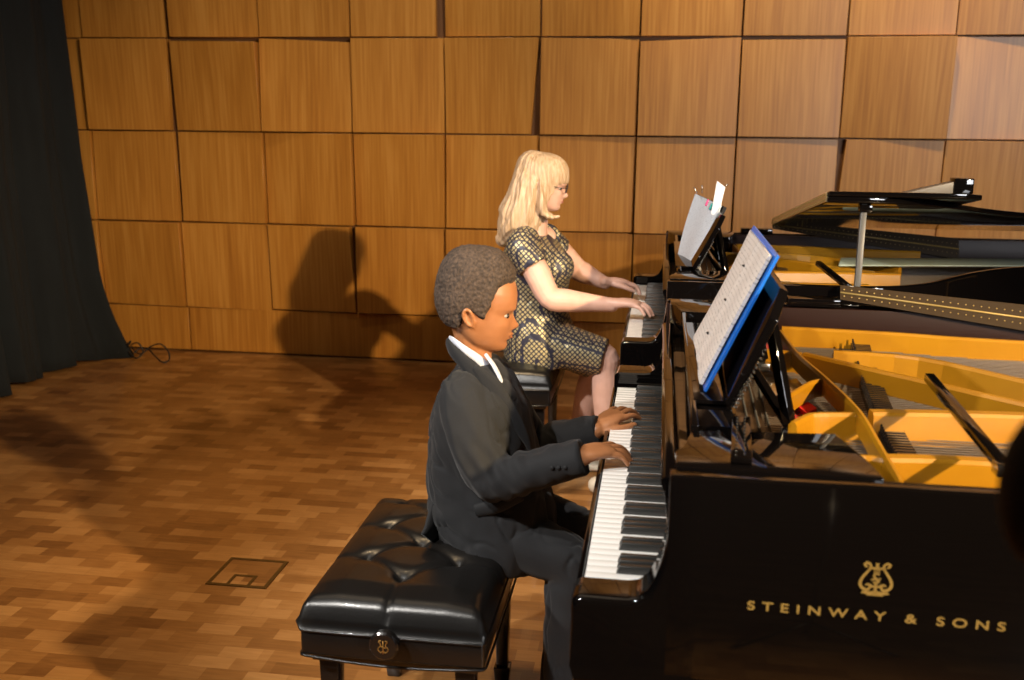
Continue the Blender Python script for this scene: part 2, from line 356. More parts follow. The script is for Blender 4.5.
# ------------------------------------------------------------------ piano (all measures of the near one)
Y1, DY = 1.506, 1.774
KX = -.10
YN, YF = 1.385, 2.852          # outer faces, treble / bass
RT = .978                      # rim top
def make_piano(label):
    R = empty('grand_piano', (KX, Y1, 0), label, 'grand piano')
    # rim outline (plan), treble side first
    def curve_pts():
        P = [(.03, YN), (.30, YN), (.58, YN), (.70, YN+.012), (.80, YN+.06), (.90, YN+.15), (1.0, YN+.28), (1.1, YN+.40), (1.25, YN+.53), (1.45, YN+.63), (1.7, YN+.70), (1.95, YN+.75), (2.10, YN+.80), (2.2, YN+.93), (2.23, YN+1.10), (2.2, YN+1.27), (2.1, YN+1.38), (1.95, YF-.02), (1.7, YF), (.9, YF), (.03, YF)]
        return crom(P, 4)
    O = curve_pts(); T = np.gradient(O, axis=0); T /= np.linalg.norm(T, axis=1)[:, None]; N = np.column_stack([-T[:, 1], T[:, 0]])
    def band(off0, off1, z0, z1, name, m, bev):
        A = O+N*off0; B = O+N*off1; n = len(O)
        V = [(*p, z0) for p in A]+[(*p, z0) for p in B]+[(*p, z1) for p in A]+[(*p, z1) for p in B]
        F = []
        for i in range(n-1):
            F += [(i, i+1, 2*n+i+1, 2*n+i), (n+i+1, n+i, 3*n+i, 3*n+i+1), (2*n+i, 2*n+i+1, 3*n+i+1, 3*n+i), (i+1, i, n+i, n+i+1)]
        F += [(0, 2*n, 3*n, n), (n-1, 2*n-1, 4*n-1, 3*n-1)]
        return MB().add(V, F).build(name, m, R, bevel=bev)
    band(0, .032, .655, RT, 'rim', BLACK, .004)
    band(.0325, .05, .80, RT-.006, 'inner_rim', INNER, .001)
    # soundboard: a slab filling the inner outline
    A = O+N*.051; poly = [tuple(p) for p in A]
    MB().prism(poly, .835, .845, 'z').build('soundboard', SBOARD, R)
    MB().box(-.105, .5, YN+.002, YF-.002, .625, .66).build('keybed', BLACK, R, bevel=.003)
    # arms
    prof = [(-.105, .64), (-.111, .66), (-.111, .764), (-.106, .773), (-.096, .777), (-.026, .777), (-.010, .780), (.004, .792), (.014, .812), (.023, .843), (.029, .875), (.034, .91), (.037, .95), (.038, RT), (.075, RT), (.075, .64)]
    for y0, y1_ in ((YN, YN+.072), (YF, YF-.10)):
        sg = 1 if y1_ > y0 else -1; r_ = .012; sl = [(y0+sg*r_*(1-math.cos(a)), r_*(1-math.sin(a))) for a in np.linspace(0, math.pi/2, 7)]+[(y1_-sg*.004, 0), (y1_, .004)]
        n_ = len(prof); V = []
        for yy, dz in sl:
            for k, (x, z) in enumerate(prof):
                w_ = 0 if k in (0, 1, n_-1) else 1
                V.append((x+(dz*.8 if 6 < k < 13 else 0)+(dz*.6 if k in (2, 3) else 0), yy, z-w_*dz*(1 if k < 8 else .6 if k < 11 else .35)))
        F = [(i*n_+j, i*n_+(j+1) % n_, (i+1)*n_+(j+1) % n_, (i+1)*n_+j) for i in range(len(sl)-1) for j in range(n_)]+[tuple(range(n_)), tuple((len(sl)-1)*n_+j for j in range(n_))]
        o = MB().add(V, F).build('arm', BLACK, R)
        for p_ in o.data.polygons: p_.use_smooth = True
        o.data.set_sharp_from_angle(angle=.75)
    # key blocks in front of the fallboard, keyslip
    MB().box(-.113, -.1035, YN+.113, YF-.113, .655, .738).build('keyslip', BLACK, R, bevel=.003)
    for y0, y1_ in ((YN+.073, Y1-.0015), (Y1+1.2265, YF-.101)): MB().box(-.102, .04, y0, y1_, .66, .741).build('key_block', BLACK, R, bevel=.002)
    # keys
    ww = 1.225/52; wk = MB().box(0, .150, -.01135, .01135, 0, .022).build('white_key', IVORY, R, bevel=.0012, world=False)
    bk = MB().hexa([(0, -.0067, 0), (.100, -.0067, 0), (.100, .0067, 0), (0, .0067, 0), (.006, -.0052, .0140), (.100, -.0055, .0140), (.100, .0055, .0140), (.006, .0052, .0140)]).build('black_key', EBONY, R, bevel=.001, world=False)
    n = 0
    for i in range(52):
        k = wk if i == 0 else wk.copy()
        if i: COL.objects.link(k); k.parent = R
        k.location = (0, (i+.5)*ww, .718)       # treble end is the near end
        # white keys counted from the treble: C8, B7, A7 ...
        name = 'CBAGFED'[i % 7]
        # a black key lies between this key and the next lower one unless C-B or F-E
        if name not in 'CF' and i < 51:
            b = bk if n == 0 else bk.copy()
            if n: COL.objects.link(b); b.parent = R
            n += 1; b.location = (.051, (i+1)*ww+{'B': .002, 'A': 0, 'G': -.002, 'E': .0015, 'D': -.0015}[name], .740)
    MB().box(.052, .30, YN+.113, YF-.113, .70, .722).build('key_frame', LEGW, R)
    MB().box(.043, .0475, Y1, Y1+1.225, .739, .747).build('name_felt', FELTR, R)
    # fallboard
    pf = [(.048, .745), (.036, .80), (.030, .86), (.024, .905), (.018, .918), (.018, .926), (.024, .931), (.040, .931), (.046, .925), (.050, .90), (.056, .86), (.062, .745)]
    MB().prism(pf, Y1+.001, Y1+1.224, 'y').build('fallboard', BLACK, R, bevel=.0015)
    # side boards beside the desk (treble and bass)
    sb = [(.038, 1.418), (.038, 1.49), (.050, 1.515), (.066, 1.60), (.30, 1.622), (.325, 1.50), (.335, 1.418)]
    MB().prism(sb, RT-.05, RT+.004, 'z').build('side_board', BLACK, R, bevel=.003)
    sb2 = [(x, YN+YF-y) for x, y in sb]
    MB().prism(sb2, RT-.05, RT+.004, 'z').build('side_board', BLACK, R, bevel=.003)
    # stretcher / desk shelf
    MB().box(.066, .078, 1.62, 2.615, .90, RT+.006).build('desk_rail', BLACK, R, bevel=.002)
    MB().box(.0785, .150, 1.66, 2.58, .955, .972).build('desk_shelf', BLACK, R, bevel=.002)
    # pin block & plate
    MB().box(.155, .36, 1.45, 2.79, .845, .885)  .build('pin_block_cover', SBOARD, R, bevel=.003)
    px = MB(); rr = 0
    for row in range(3):
        for i in range(70):
            y = 1.66+i*(2.72-1.66)/70+row*.005; x = .185+row*.020+.0009*i*.3
            V, F = tube([(x, y, .885), (x-.002, y, .901)], .0022, n=6, sub=1); px.add(V, F)
    px.build('tuning_pins', STEEL, R, kind='stuff')
    MB().box(.285, .30, 1.66, 2.70, .887, .894).build('string_felt', FELTR, R)
    st = MB()
    for i in range(90):
        y = 1.50+i*(2.76-1.50)/90; w = .0014
        if y < 1.55: continue
        x1 = .55+(y-1.42)*1.15
        st.box(.22, min(x1, 1.9), y-w, y+w, .893, .895)
    st.build('strings', STRING, R, kind='stuff')
    fl_ = [at(x, y, Z=.905) for x, y in ((784, 396), (793, 391), (817, 408), (807, 413))]
    MB().slab([p_ for p_ in fl_], (0, 0, .012)).build('red_felt_strip', FELTR, R)
    sl_ = [at(x, y, Z=.90) for x, y in ((764, 384), (797, 378), (806, 388), (776, 396))]
    MB().slab(sl_, (0, 0, .010)).build('treble_block', CHROME, R, bevel=.002)
    # plate ribs
    def rib(name, pts, zt, h, th, foot=.0):
        P = crom([at(x, y, Z=zt)[:2] for x, y in pts], 4); T = np.gradient(P, axis=0); T /= np.linalg.norm(T, axis=1)[:, None]
        Nn = np.column_stack([-T[:, 1], T[:, 0]]); n_ = len(P); mb = MB()
        sect = [(0, zt-h), (0, zt-.006), (.004, zt), (th-.004, zt), (th, zt-.006), (th, zt-h)]
        if foot: sect = [(-foot, zt-h-.004), (-foot, zt-h), (-.006, zt-h+.003)]+sect[1:]
        m_ = len(sect); V = [(*(P[i]+Nn[i]*a), z) for i in range(n_) for a, z in sect]
        F = [(i*m_+j, i*m_+(j+1) % m_, (i+1)*m_+(j+1) % m_, (i+1)*m_+j) for i in range(n_-1) for j in range(m_)]
        F += [tuple(range(m_)), tuple((n_-1)*m_+j for j in range(m_))]
        return mb.add(V, F).build(name, GOLD, R, smooth=False)
    rib('plate_strut', [(887, 459), (940, 460), (1000, 463), (1090, 466)], .945, .055, .03, .0)
    rib('plate_strut', [(874, 413), (950, 414), (1024, 416), (1120, 420)], .945, .055, .03, .02)
    rib('plate_strut', [(802, 353), (866, 368), (924, 381), (985, 395), (1060, 412)], .945, .05, .02, .0)
    rib('plate_strut', [(834, 351), (919, 358), (1024, 381), (1100, 398)], .945, .05, .02, .014)
    rib('plate_strut', [(782, 327), (892, 333), (960, 338), (1100, 346)], .945, .055, .02)
    rib('plate_web', [(755, 349), (770, 350), (785, 351), (801, 353)], .945, .06, .012)
    rib('plate_web', [(790, 396), (802, 388), (815, 381), (829, 379)], .945, .038, .012)
    rib('plate_web', [(797, 423), (808, 417), (820, 414), (863, 414)], .945, .055, .016, .01)
    rib('plate_web', [(846, 458), (866, 457), (890, 460)], .945, .055, .016)
    rib('capo_bar', [(906, 481), (884, 444), (863, 410), (829, 377), (801, 353), (783, 330)], .952, .040, .013)
    # plate margin along the rim
    A = O[6:-8]+N[6:-8]*.052; B = O[6:-8]+N[6:-8]*.11; n_ = len(A); V = [(*p, .87) for p in A]+[(*p, .87) for p in B]+[(*p, .885) for p in A]+[(*p, .885) for p in B]; F = []
    for i in range(n_-1): F += [(i, i+1, 2*n_+i+1, 2*n_+i), (n_+i+1, n_+i, 3*n_+i, 3*n_+i+1), (2*n_+i, 2*n_+i+1, 3*n_+i+1, 3*n_+i), (i+1, i, n_+i, n_+i+1)]
    F += [(0, 2*n_, 3*n_, n_), (n_-1, 2*n_-1, 4*n_-1, 3*n_-1)]
    MB().add(V, F).build('plate_margin', GOLD, R)
    # dampers
    dm = 0; d0 = MB().box(-.024, .024, -.0035, .0035, 0, .016).box(-.022, -.018, -.001, .001, .016, .03)
    dob = None
    for i in range(64):
        y = 1.72+i*.0155; x = .44+.10*(i/64)**1.4
        if i == 0: dob = d0.build('damper', LEGW, R, world=False); d = dob
        else: d = dob.copy(); COL.objects.link(d); d.parent = R
        d.location = (x-KX, y-Y1, .896)
    MB().box(.36, .41, 1.68, 2.66, .80, .84).build('action_rail', LEGW, R)
    # decals on the treble side
    s0 = at(747, 609, Y=YN); s1 = at(1005, 631, Y=YN)
    cu = bpy.data.curves.new('t', 'FONT'); cu.body = 'STEINWAY & SONS'; cu.size = .0225; cu.space_character = 1.75; cu.extrude = .0004; cu.offset = .00035
    to = bpy.data.objects.new('t', cu); COL.objects.link(to); dg = bpy.context.evaluated_depsgraph_get(); dg.update()
    me = bpy.data.meshes.new_from_object(to.evaluated_get(dg)); bpy.data.objects.remove(to)
    co = np.array([v.co[:] for v in me.vertices]); x0, x1 = co[:, 0].min(), co[:, 0].max(); sc = (s1[0]-s0[0])/(x1-x0)
    V = np.column_stack([s0[0]+(co[:, 0]-x0)*sc, YN-.0006-co[:, 2], s0[2]+(s1[2]-s0[2])*(co[:, 0]-x0)/(x1-x0)+co[:, 1]*.86])
    par = list(range(len(V)))
    def find(a):
        while par[a] != a: par[a] = par[par[a]]; a = par[a]
        return a
    FF = [tuple(p.vertices) for p in me.polygons]
    for f_ in FF:
        for q_ in f_[1:]: par[find(q_)] = find(f_[0])
    grp = {}
    for f_ in FF: grp.setdefault(find(f_[0]), []).append(f_)
    spans = sorted((min(V[q_][0] for f_ in g for q_ in f_), max(V[q_][0] for f_ in g for q_ in f_), g) for g in grp.values())
    merged = []
    for a_, b_, g in spans:
        if merged and a_ < merged[-1][1]: merged[-1][1] = max(merged[-1][1], b_); merged[-1][2] += g
        else: merged.append([a_, b_, list(g)])
    for _, _, g in merged:
        ids = sorted({q_ for f_ in g for q_ in f_}); mp_ = {q_: i for i, q_ in enumerate(ids)}
        obj('letter', V[ids], [tuple(mp_[q_] for q_ in f_) for f_ in g], BRASSD, R)
    c = at(876, 580, Y=YN); mb = MB(); U = .0265    # lyre half-height
    def st2(pts, r, closed=False, sub=5):
        P = [(c[0]+x*U, YN-.0008, c[2]+z*U) for x, z in pts]
        V, F = tube(P, [r*U*1.15]*len(P) if not isinstance(r, (list, tuple)) else [q_*U*1.15 for q_ in r], [.0006]*len(P), ref=(1, 0, .01), n=8, sub=sub)
        # build as flat ribbons facing the side
        C = crom(P, sub); T = np.gradient(C, axis=0); T /= np.linalg.norm(T, axis=1)[:, None]; Nn = np.cross(T, [0, 1, 0])
        rs = crom([[q_] for q_ in ([r]*len(P) if not isinstance(r, (list, tuple)) else r)], sub)[:, 0]*U
        n_ = len(C); V = []
        for i in range(n_):
            for sgn, dy in ((-1, .0005), (-1, -.0004), (1, -.0004), (1, .0005)): V.append(C[i]+Nn[i]*sgn*rs[i]+np.array([0, dy, 0]))
        F = [(i*4+j, i*4+(j+1) % 4, (i+1)*4+(j+1) % 4, (i+1)*4+j) for i in range(n_-1) for j in range(4)]+[(0, 1, 2, 3), (n_*4-4, n_*4-3, n_*4-2, n_*4-1)]
        mb.add(V, F)
    for sg in (-1, 1):
        st2([(sg*.50, .74), (sg*.62, .80), (sg*.66, .92), (sg*.52, .98), (sg*.36, .88), (sg*.36, .68), (sg*.52, .42), (sg*.74, .08), (sg*.82, -.24), (sg*.70, -.50), (sg*.42, -.58), (sg*.30, -.42), (sg*.40, -.26), (sg*.54, -.34)], [.03, .06, .06, .06, .06, .06, .065, .075, .08, .075, .065, .06, .05, .03])
        st2([(0, -.72), (sg*.30, -.78), (sg*.62, -.74), (sg*.72, -.80)], [.10, .09, .06, .02])
        st2([(sg*.12, .66), (sg*.12, .30)], .025, sub=1)
    st2([(-.44, .66), (0, .70), (.44, .66)], .05); st2([(0, .98), (0, .60)], [.09, .04], sub=1)
    st2([(0, .66), (0, .34)], .025, sub=1)
    st2([(.14, .30), (0, .38), (-.14, .26), (0, .10), (.16, -.04), (0, -.18), (-.14, -.10)], .05)
    st2([(-.26, -.02), (-.10, .06), (.08, -.02), (.22, .14)], .04); st2([(-.30, -.26), (-.16, -.40), (0, -.30), (.16, -.40), (.30, -.26)], .05)
    st2([(0, -.2), (0, -.78)], [.04, .09], sub=1); st2([(-.42, -.90), (0, -.86), (.42, -.90)], [.02, .05, .02])
    mb.build('lyre_emblem', BRASSD, R)
    # hinge strip along the bass rim
    hs = MB(); yh = YF-.058; h0, h1, h2, h3 = at(840, 285, Y=yh), at(1150, 318, Y=yh), at(1150, 352, Y=yh-.01), at(840, 299, Y=yh-.004)
    hs.slab([h3, h2, h1, h0], (0, .006, .0)); hg = hs.build('lid_hinge', mat('hinge_brass', (.028, .016, .006), .6, spec=.12), R)
    sw = MB()
    for i in range(40):
        t = (i+.5)/40
        for v in (.27, .73):
            p = (np.array(h0)*(1-t)+np.array(h1)*t)*(1-v)+(np.array(h3)*(1-t)+np.array(h2)*t)*v
            sw.add(*ellipsoid(p+np.array([0, -.0065, 0]), (.0024, .0022, .0022), 8, 4))
    sw.build('hinge_screws', BRASSD, hg, kind='stuff')
    V, F = tube([np.array(h0)*.5+np.array(h3)*.5+np.array([0, -.006, 0]), np.array(h1)*.5+np.array(h2)*.5+np.array([0, -.006, 0])], .003, n=8, sub=1); obj('hinge_pin', V, F, BRASSD, hg, smooth=True)
    MB().box(.36, .50, YF-.06, YF-.002, RT, RT+.022).build('rim_block', BLACK, R, bevel=.003)
    # legs and pedals
    for x, y in ((.10, YN+.16), (.10, YF-.16), (1.85, YF-.32)):
        l = MB(); l.hexa([(x-.035, y-.035, .08), (x+.035, y-.035, .08), (x+.035, y+.035, .08), (x-.035, y+.035, .08), (x-.06, y-.06, .60), (x+.06, y-.06, .60), (x+.06, y+.06, .60), (x-.06, y+.06, .60)])
        l.box(x-.07, x+.07, y-.07, y+.07, .60, .84 if x > 1 else .626)
        lg = l.build('leg', BLACK, R, bevel=.004)
        V, F = tube([(x, y-.015, .035), (x, y+.015, .035)], .035, n=20, sub=1, ref=(1, 0, 0)); wc = obj('caster', V, F, BRASS, lg, smooth=False)
        MB().box(x-.012, x+.012, y-.02, y+.02, .035, .085).build('caster_fork', BRASS, lg)
    ym = (YN+YF)/2; pl = MB(); pl.box(.12, .20, ym-.13, ym+.13, .09, .15)
    for yy in (ym-.08, ym+.08): pl.box(.145, .175, yy-.015, yy+.015, .15, .63)
    pl.build('pedal_lyre', BLACK, R, bevel=.003)
    for dy in (-.07, 0, .07):
        V, F = tube([(.14, ym+dy, .105), (.06, ym+dy, .085), (.02, ym+dy, .075)], [.010, .014, .016], [.005]*3, n=12, ref=(0, 1, 0), round_caps=True); obj('pedal', V, F, BRASS, R, smooth=True)
    return R
P1 = make_piano('near black grand piano with lyre emblem and gold lettering, its lid taken off')
P2 = copy_tree(P1); P2.location = (KX, Y1+DY, 0)
P2['label'] = 'far black grand piano behind the near one, its lid propped slightly open'
# ---- near piano: music desk, prop stick
def bar(name, a, b, w, h, m, parent, up=(0, 0, 1), bevel=.002):
    a, b = np.array(a, float), np.array(b, float); t = unit(b-a); s = unit(np.cross(t, up)); u = np.cross(s, t)
    q = [a-s*w-u*h, a+s*w-u*h, a+s*w+u*h, a-s*w+u*h, b-s*w-u*h, b+s*w-u*h, b+s*w+u*h, b-s*w+u*h]
    return MB().hexa(q).build(name, m, parent, bevel=bevel)
def desk(R, dy, yn, yf, xb, xt, zb, zt):
    D = lambda x, y, z: (x, y+dy, z)
    n = np.array([.012, 0, -.006])*1.3
    m = MB(); Vv = []
    # panel with clipped upper corners
    prof = [(yn, 0), (yn-.01, .78), (yn+.03, 1.0), (yf-.03, 1.0), (yf+.01, .78), (yf, 0)]
    A = [np.array(D(xb+(xt-xb)*t, y, zb+(zt-zb)*t)) for y, t in prof]; B = [p+n for p in A]; k = len(A)
    m.add(A+B, [tuple(range(k)), tuple(range(k, 2*k))[::-1]]+[(i, (i+1) % k, k+(i+1) % k, k+i) for i in range(k)])
    d = m.build('music_desk', BLACK, R, bevel=.002)
    MB().box(xb-.055, xb+.006, yn+.02+dy, yf-.02+dy, zb-.008, zb).build('desk_ledge', BLACK, d, bevel=.0015)
    for y in (yn+.13, yf-.10):
        a = D(xb+(xt-xb)*.72+.018, y, zb+(zt-zb)*.72); b = D(xb+.125, y-.06, .930)
        bar('desk_strut', a, b, .008, .011, BLACK, d)
        bar('desk_slide', D(xb+.055, y+.10, zb+.03), D(xb+.125, y-.06, .927), .008, .007, BLACK, d)
        MB().box(b[0]-.014, b[0]+.016, b[1]-.014, b[1]+.014, .905, .924).build('strut_foot', CHROME, d, bevel=.003)
    # ratchet studs on the near and far edges
    mb = MB()
    for i in range(14):
        t = i/14
        mb.add(*ellipsoid(D(xb+.02+(xt-xb)*t*.55, yn-.005, zb-.004+(zt-zb)*t*.55), (.003, .003, .003), 6, 4))
        mb.add(*ellipsoid(D(xb+.012+(xt-xb)*t*.55, yn-.006, zb-.010+(zt-zb)*t*.5), (.0018, .0018, .0018), 6, 4))
    mb.build('edge_studs', CHROME, d, kind='stuff')
    return d
desk(P1, 0, 1.755, 2.50, .128, .214, .985, 1.195)
# slide rail with studs running down to the treble corner
rl = MB().hexa([(.118, 1.44, .984), (.150, 1.44, .984), (.165, 1.66, .984), (.135, 1.66, .984), (.118, 1.44, .992), (.150, 1.44, .992), (.165, 1.66, .992), (.135, 1.66, .992)]).build('desk_track', BLACK, P1, bevel=.001)
mb = MB()
for i in range(12):
    t = (i+.5)/12
    for k in (0, 1):
        mb.add(*ellipsoid((.126+.017*t+.013*k, 1.445+.21*t+.006*k, .9925), (.002, .002, .0016), 6, 4))
mb.build('track_studs', CHROME, rl, kind='stuff')
desk(P2, DY, 1.66, 2.40, .115, .205, .985, 1.165)
def stick(parent, a, b, name='folded_prop'):
    s = bar(name, a, b, .009, .008, BLACK, parent)
    e = np.array(b); MB().box(e[0]-.012, e[0]+.012, e[1]-.014, e[1]+.014, e[2]-.014, e[2]+.006).build('prop_hinge', CHROME, s, bevel=.002)
    return s
a = at(929, 377, Z=1.0); b = at(1003, 466, Z=.975); stick(P1, a, b)
stick(P2, at(818, 263, Z=1.02), at(848, 287, Z=.985))
# ---- far piano: lid
LH = YF+DY-.01   # hinge line
z0l = RT+.034; SL = (1.235-z0l)/(LH-3.16)
def lidp(x, y, off=0): return (x, y, z0l+(LH-y)*SL+off)
def lid_poly(name, poly, off, th, m, parent, bevel=.003):
    A = [lidp(x, y, off) for x, y in poly]; B = [lidp(x, y, off+th) for x, y in poly]; k = len(A)
    return MB().add(A+B, [tuple(range(k))[::-1], tuple(range(k, 2*k))]+[(i, (i+1) % k, k+(i+1) % k, k+i) for i in range(k)]).build(name, m, parent, bevel=bevel)
Yn2 = YN+DY
pl = [(.50, LH), (.50, Yn2-.01), (.62, Yn2-.01), (.72, Yn2+.01), (.82, Yn2+.07), (.92, Yn2+.17), (1.02, Yn2+.30), (1.12, Yn2+.41), (1.27, Yn2+.54), (1.47, Yn2+.63), (1.7, Yn2+.70), (1.95, Yn2+.75), (2.12, Yn2+.81), (2.22, Yn2+.94), (2.25, Yn2+1.1), (2.2, Yn2+1.28), (2.1, LH-.03), (1.9, LH)]
lid = lid_poly('lid', pl, 0, .018, BLACK, P2)
lid_poly('lid_flap', [(.503, LH), (.503, Yn2-.012), (.90, Yn2-.012), (.955, Yn2+.03), (.96, LH)], .0185, .016, BLACK, P2)
hg = lid_poly('flap_hinge', [(.496, LH-.01), (.496, Yn2), (.4995, Yn2), (.4995, LH-.01)], .003, .028, mat('hinge_brass_light', (.50, .36, .18), .4, metal=.7), P2, bevel=0)
mb = MB()
for i in range(60):
    y = Yn2+.02+i*(LH-Yn2-.04)/59
    for o in (.009, .025): mb.add(*ellipsoid(lidp(.4955, y, o), (.0015, .003, .003), 6, 4))
mb.build('hinge_screws', BRASSD, hg, kind='stuff')
pb = at(857, 287, Z=.985); ptp = (pb[0]+.012, pb[1]+.06, lidp(0, pb[1]+.06)[2]-.002)
pr = bar('lid_prop', pb, ptp, .009, .009, STEEL, P2, up=(0, 1, 0))
MB().box(ptp[0]-.014, ptp[0]+.022, ptp[1]-.02, ptp[1]+.02, ptp[2]-.022, ptp[2]+.0).build('prop_socket', BLACK, pr, bevel=.002)
# thin grey-green strip above the far strings
MB().hexa([(.66, 3.79, .952), (1.75, 3.99, .952), (1.75, 4.17, .952), (.70, 3.99, .952), (.66, 3.79, .958), (1.75, 3.99, .958), (1.75, 4.17, .958), (.70, 3.99, .958)]).build('grey_green_strip', STRIPG, P2, bevel=.002)
# black box with a sloped grey side on the lid
bp_ = lidp(.93, 3.22, .0352); bx = empty('small_black_case', (bp_[0], bp_[1], bp_[2]+.0045), 'small black case with a sloping side on the raised lid of the far piano', 'case')
zb = bp_[2]
MB().box(.875, .932, 3.20, 3.26, zb+.0045, zb+.052).build('case_body', BLACK, bx, bevel=.004)
MB().prism([(.735, zb+.0045), (.874, zb+.0045), (.874, zb+.040)], 3.205, 3.255, 'y').build('sloped_side', mat('dull_grey', (.10, .085, .07), .5), bx, bevel=.001)
# ------------------------------------------------------------------ sheet music
def sheet(name, A, B, C, D, th, m, parent, curl=0, nu=12, nv=12):
    """A near-bottom, B far-bottom, C far-top, D near-top; thickness along the normal"""
    A, B, C, D = map(lambda p: np.array(p, float), (A, B, C, D)); nrm = unit(np.cross(B-A, D-A)); V = []; UV = []
    for s_ in (0, -1):
        for j in range(nv+1):
            for i in range(nu+1):
                u, v = i/nu, j/nv; p = A*(1-u)*(1-v)+B*u*(1-v)+C*u*v+D*(1-u)*v
                V.append(p+nrm*(s_*th+curl*math.sin(math.pi*v)*(.4+.6*u)+curl*.5*math.sin(math.pi*2*u))); UV.append((u, v))
    W = nu+1; N_ = W*(nv+1); F = []
    for j in range(nv):
        for i in range(nu):
            q = (j*W+i, j*W+i+1, (j+1)*W+i+1, (j+1)*W+i); F.append(q); F.append(tuple(N_+k for k in q[::-1]))
    ring = [i for i in range(W)]+[j*W+nu for j in range(1, nv+1)]+[nv*W+i for i in range(nu-1, -1, -1)]+[j*W for j in range(nv-1, 0, -1)]
    for k in range(len(ring)): a, b = ring[k], ring[(k+1) % len(ring)]; F.append((a, N_+a, N_+b, b))
    o = obj(name, V, F, m, parent, smooth=False); uv = o.data.uv_layers.new(name='UVMap')
    for l in o.data.loops: uv.data[l.index].uv = UV[l.vertex_index]
    return o
fo = empty('music_folder', (.10, 2.1, .99), 'blue ring folder open with music pages on the near piano desk', 'folder')
fA, fD = np.array([.098, 1.83, .988]), np.array([.212, 1.83, 1.242]); fB, fC = fA+[-.004, .44, 0], fD+[-.004, .43, .006]
nrm = unit(np.cross(fB-fA, fD-fA)); nrm = nrm if nrm[0] < 0 else -nrm
sheet('cover', fA-[0, .012, 0], fB+[0, .008, 0], fC+[.002, .008, .003], fD+[.002, -.010, .003], .005, BLUE, fo)
ins = lambda P_, k: P_+nrm*k
ey = np.array([0, 1, 0]); up = unit(fD-fA)
for k, (y0, y1_) in enumerate(((.012, .215), (.225, .428))):
    a = ins(fA+ey*y0+up*.004, .009); b = ins(fA+ey*y1_+up*.004, .009); c_ = ins(fD+ey*y1_-up*.003, .008); d_ = ins(fD+ey*y0-up*.003, .008)
    sheet('page', a, b, c_, d_, .006, PAGE, fo, curl=-.003 if k == 0 else .003)
for v in (.22, .5, .78):
    c_ = ins(fA+ey*.22+(fD-fA)*v, .012); V, F = tube([c_+ey*.012*math.cos(t)+nrm*.008*math.sin(t) for t in np.linspace(0, math.pi, 7)], .0016, n=6, sub=1); obj('ring', V, F, DBOARD, fo, smooth=True)
# far desk: clipped sheets
sc_ = empty('sheet_music_clipboard', (.11, 3.6, .99), 'black board with printed sheets clipped to it on the far piano desk', 'sheet music')
A = at(694, 269, Y=3.56); D = at(723, 206, Y=3.56); B = at(678, 262, Y=3.76); C = at(697, 194, Y=3.76)
off = np.array([.014, .004, -.006])
sheet('board', A+off, B+off, C+off, D+off, .012, DBOARD, sc_)
sheet('sheet', A-[.004, 0, 0], B-[.004, 0, 0], C-[.004, 0, 0], D-[.004, 0, 0], .003, PAGE2, sc_, curl=-.006)
p = [at(711, 214, Y=3.58), at(718, 218, Y=3.56), at(725, 187, Y=3.56), at(717, 181, Y=3.58)]
sheet('bookmark', p[0], p[1], p[2], p[3], .002, WHITE, sc_)
for (x, y, m_) in ((706, 205, PINK), (710, 209, TEAL), (714, 207, DBOARD)):
    c_ = at(x, y, Y=3.60); obj('clip', *tube([c_, c_+[.006, 0, .016]], .007, .004, n=10, sub=1, round_caps=True), m_, sc_, smooth=True)
for (x0, y0, x1, y1_) in ((697, 193, 694, 187), (702, 193, 702, 185), (724, 187, 728, 184)):
    obj('wire_clip', *tube([at(x0, y0, Y=3.66), at(x1, y1_, Y=3.66)], .002, n=6, sub=1), CHROME, sc_, smooth=True)
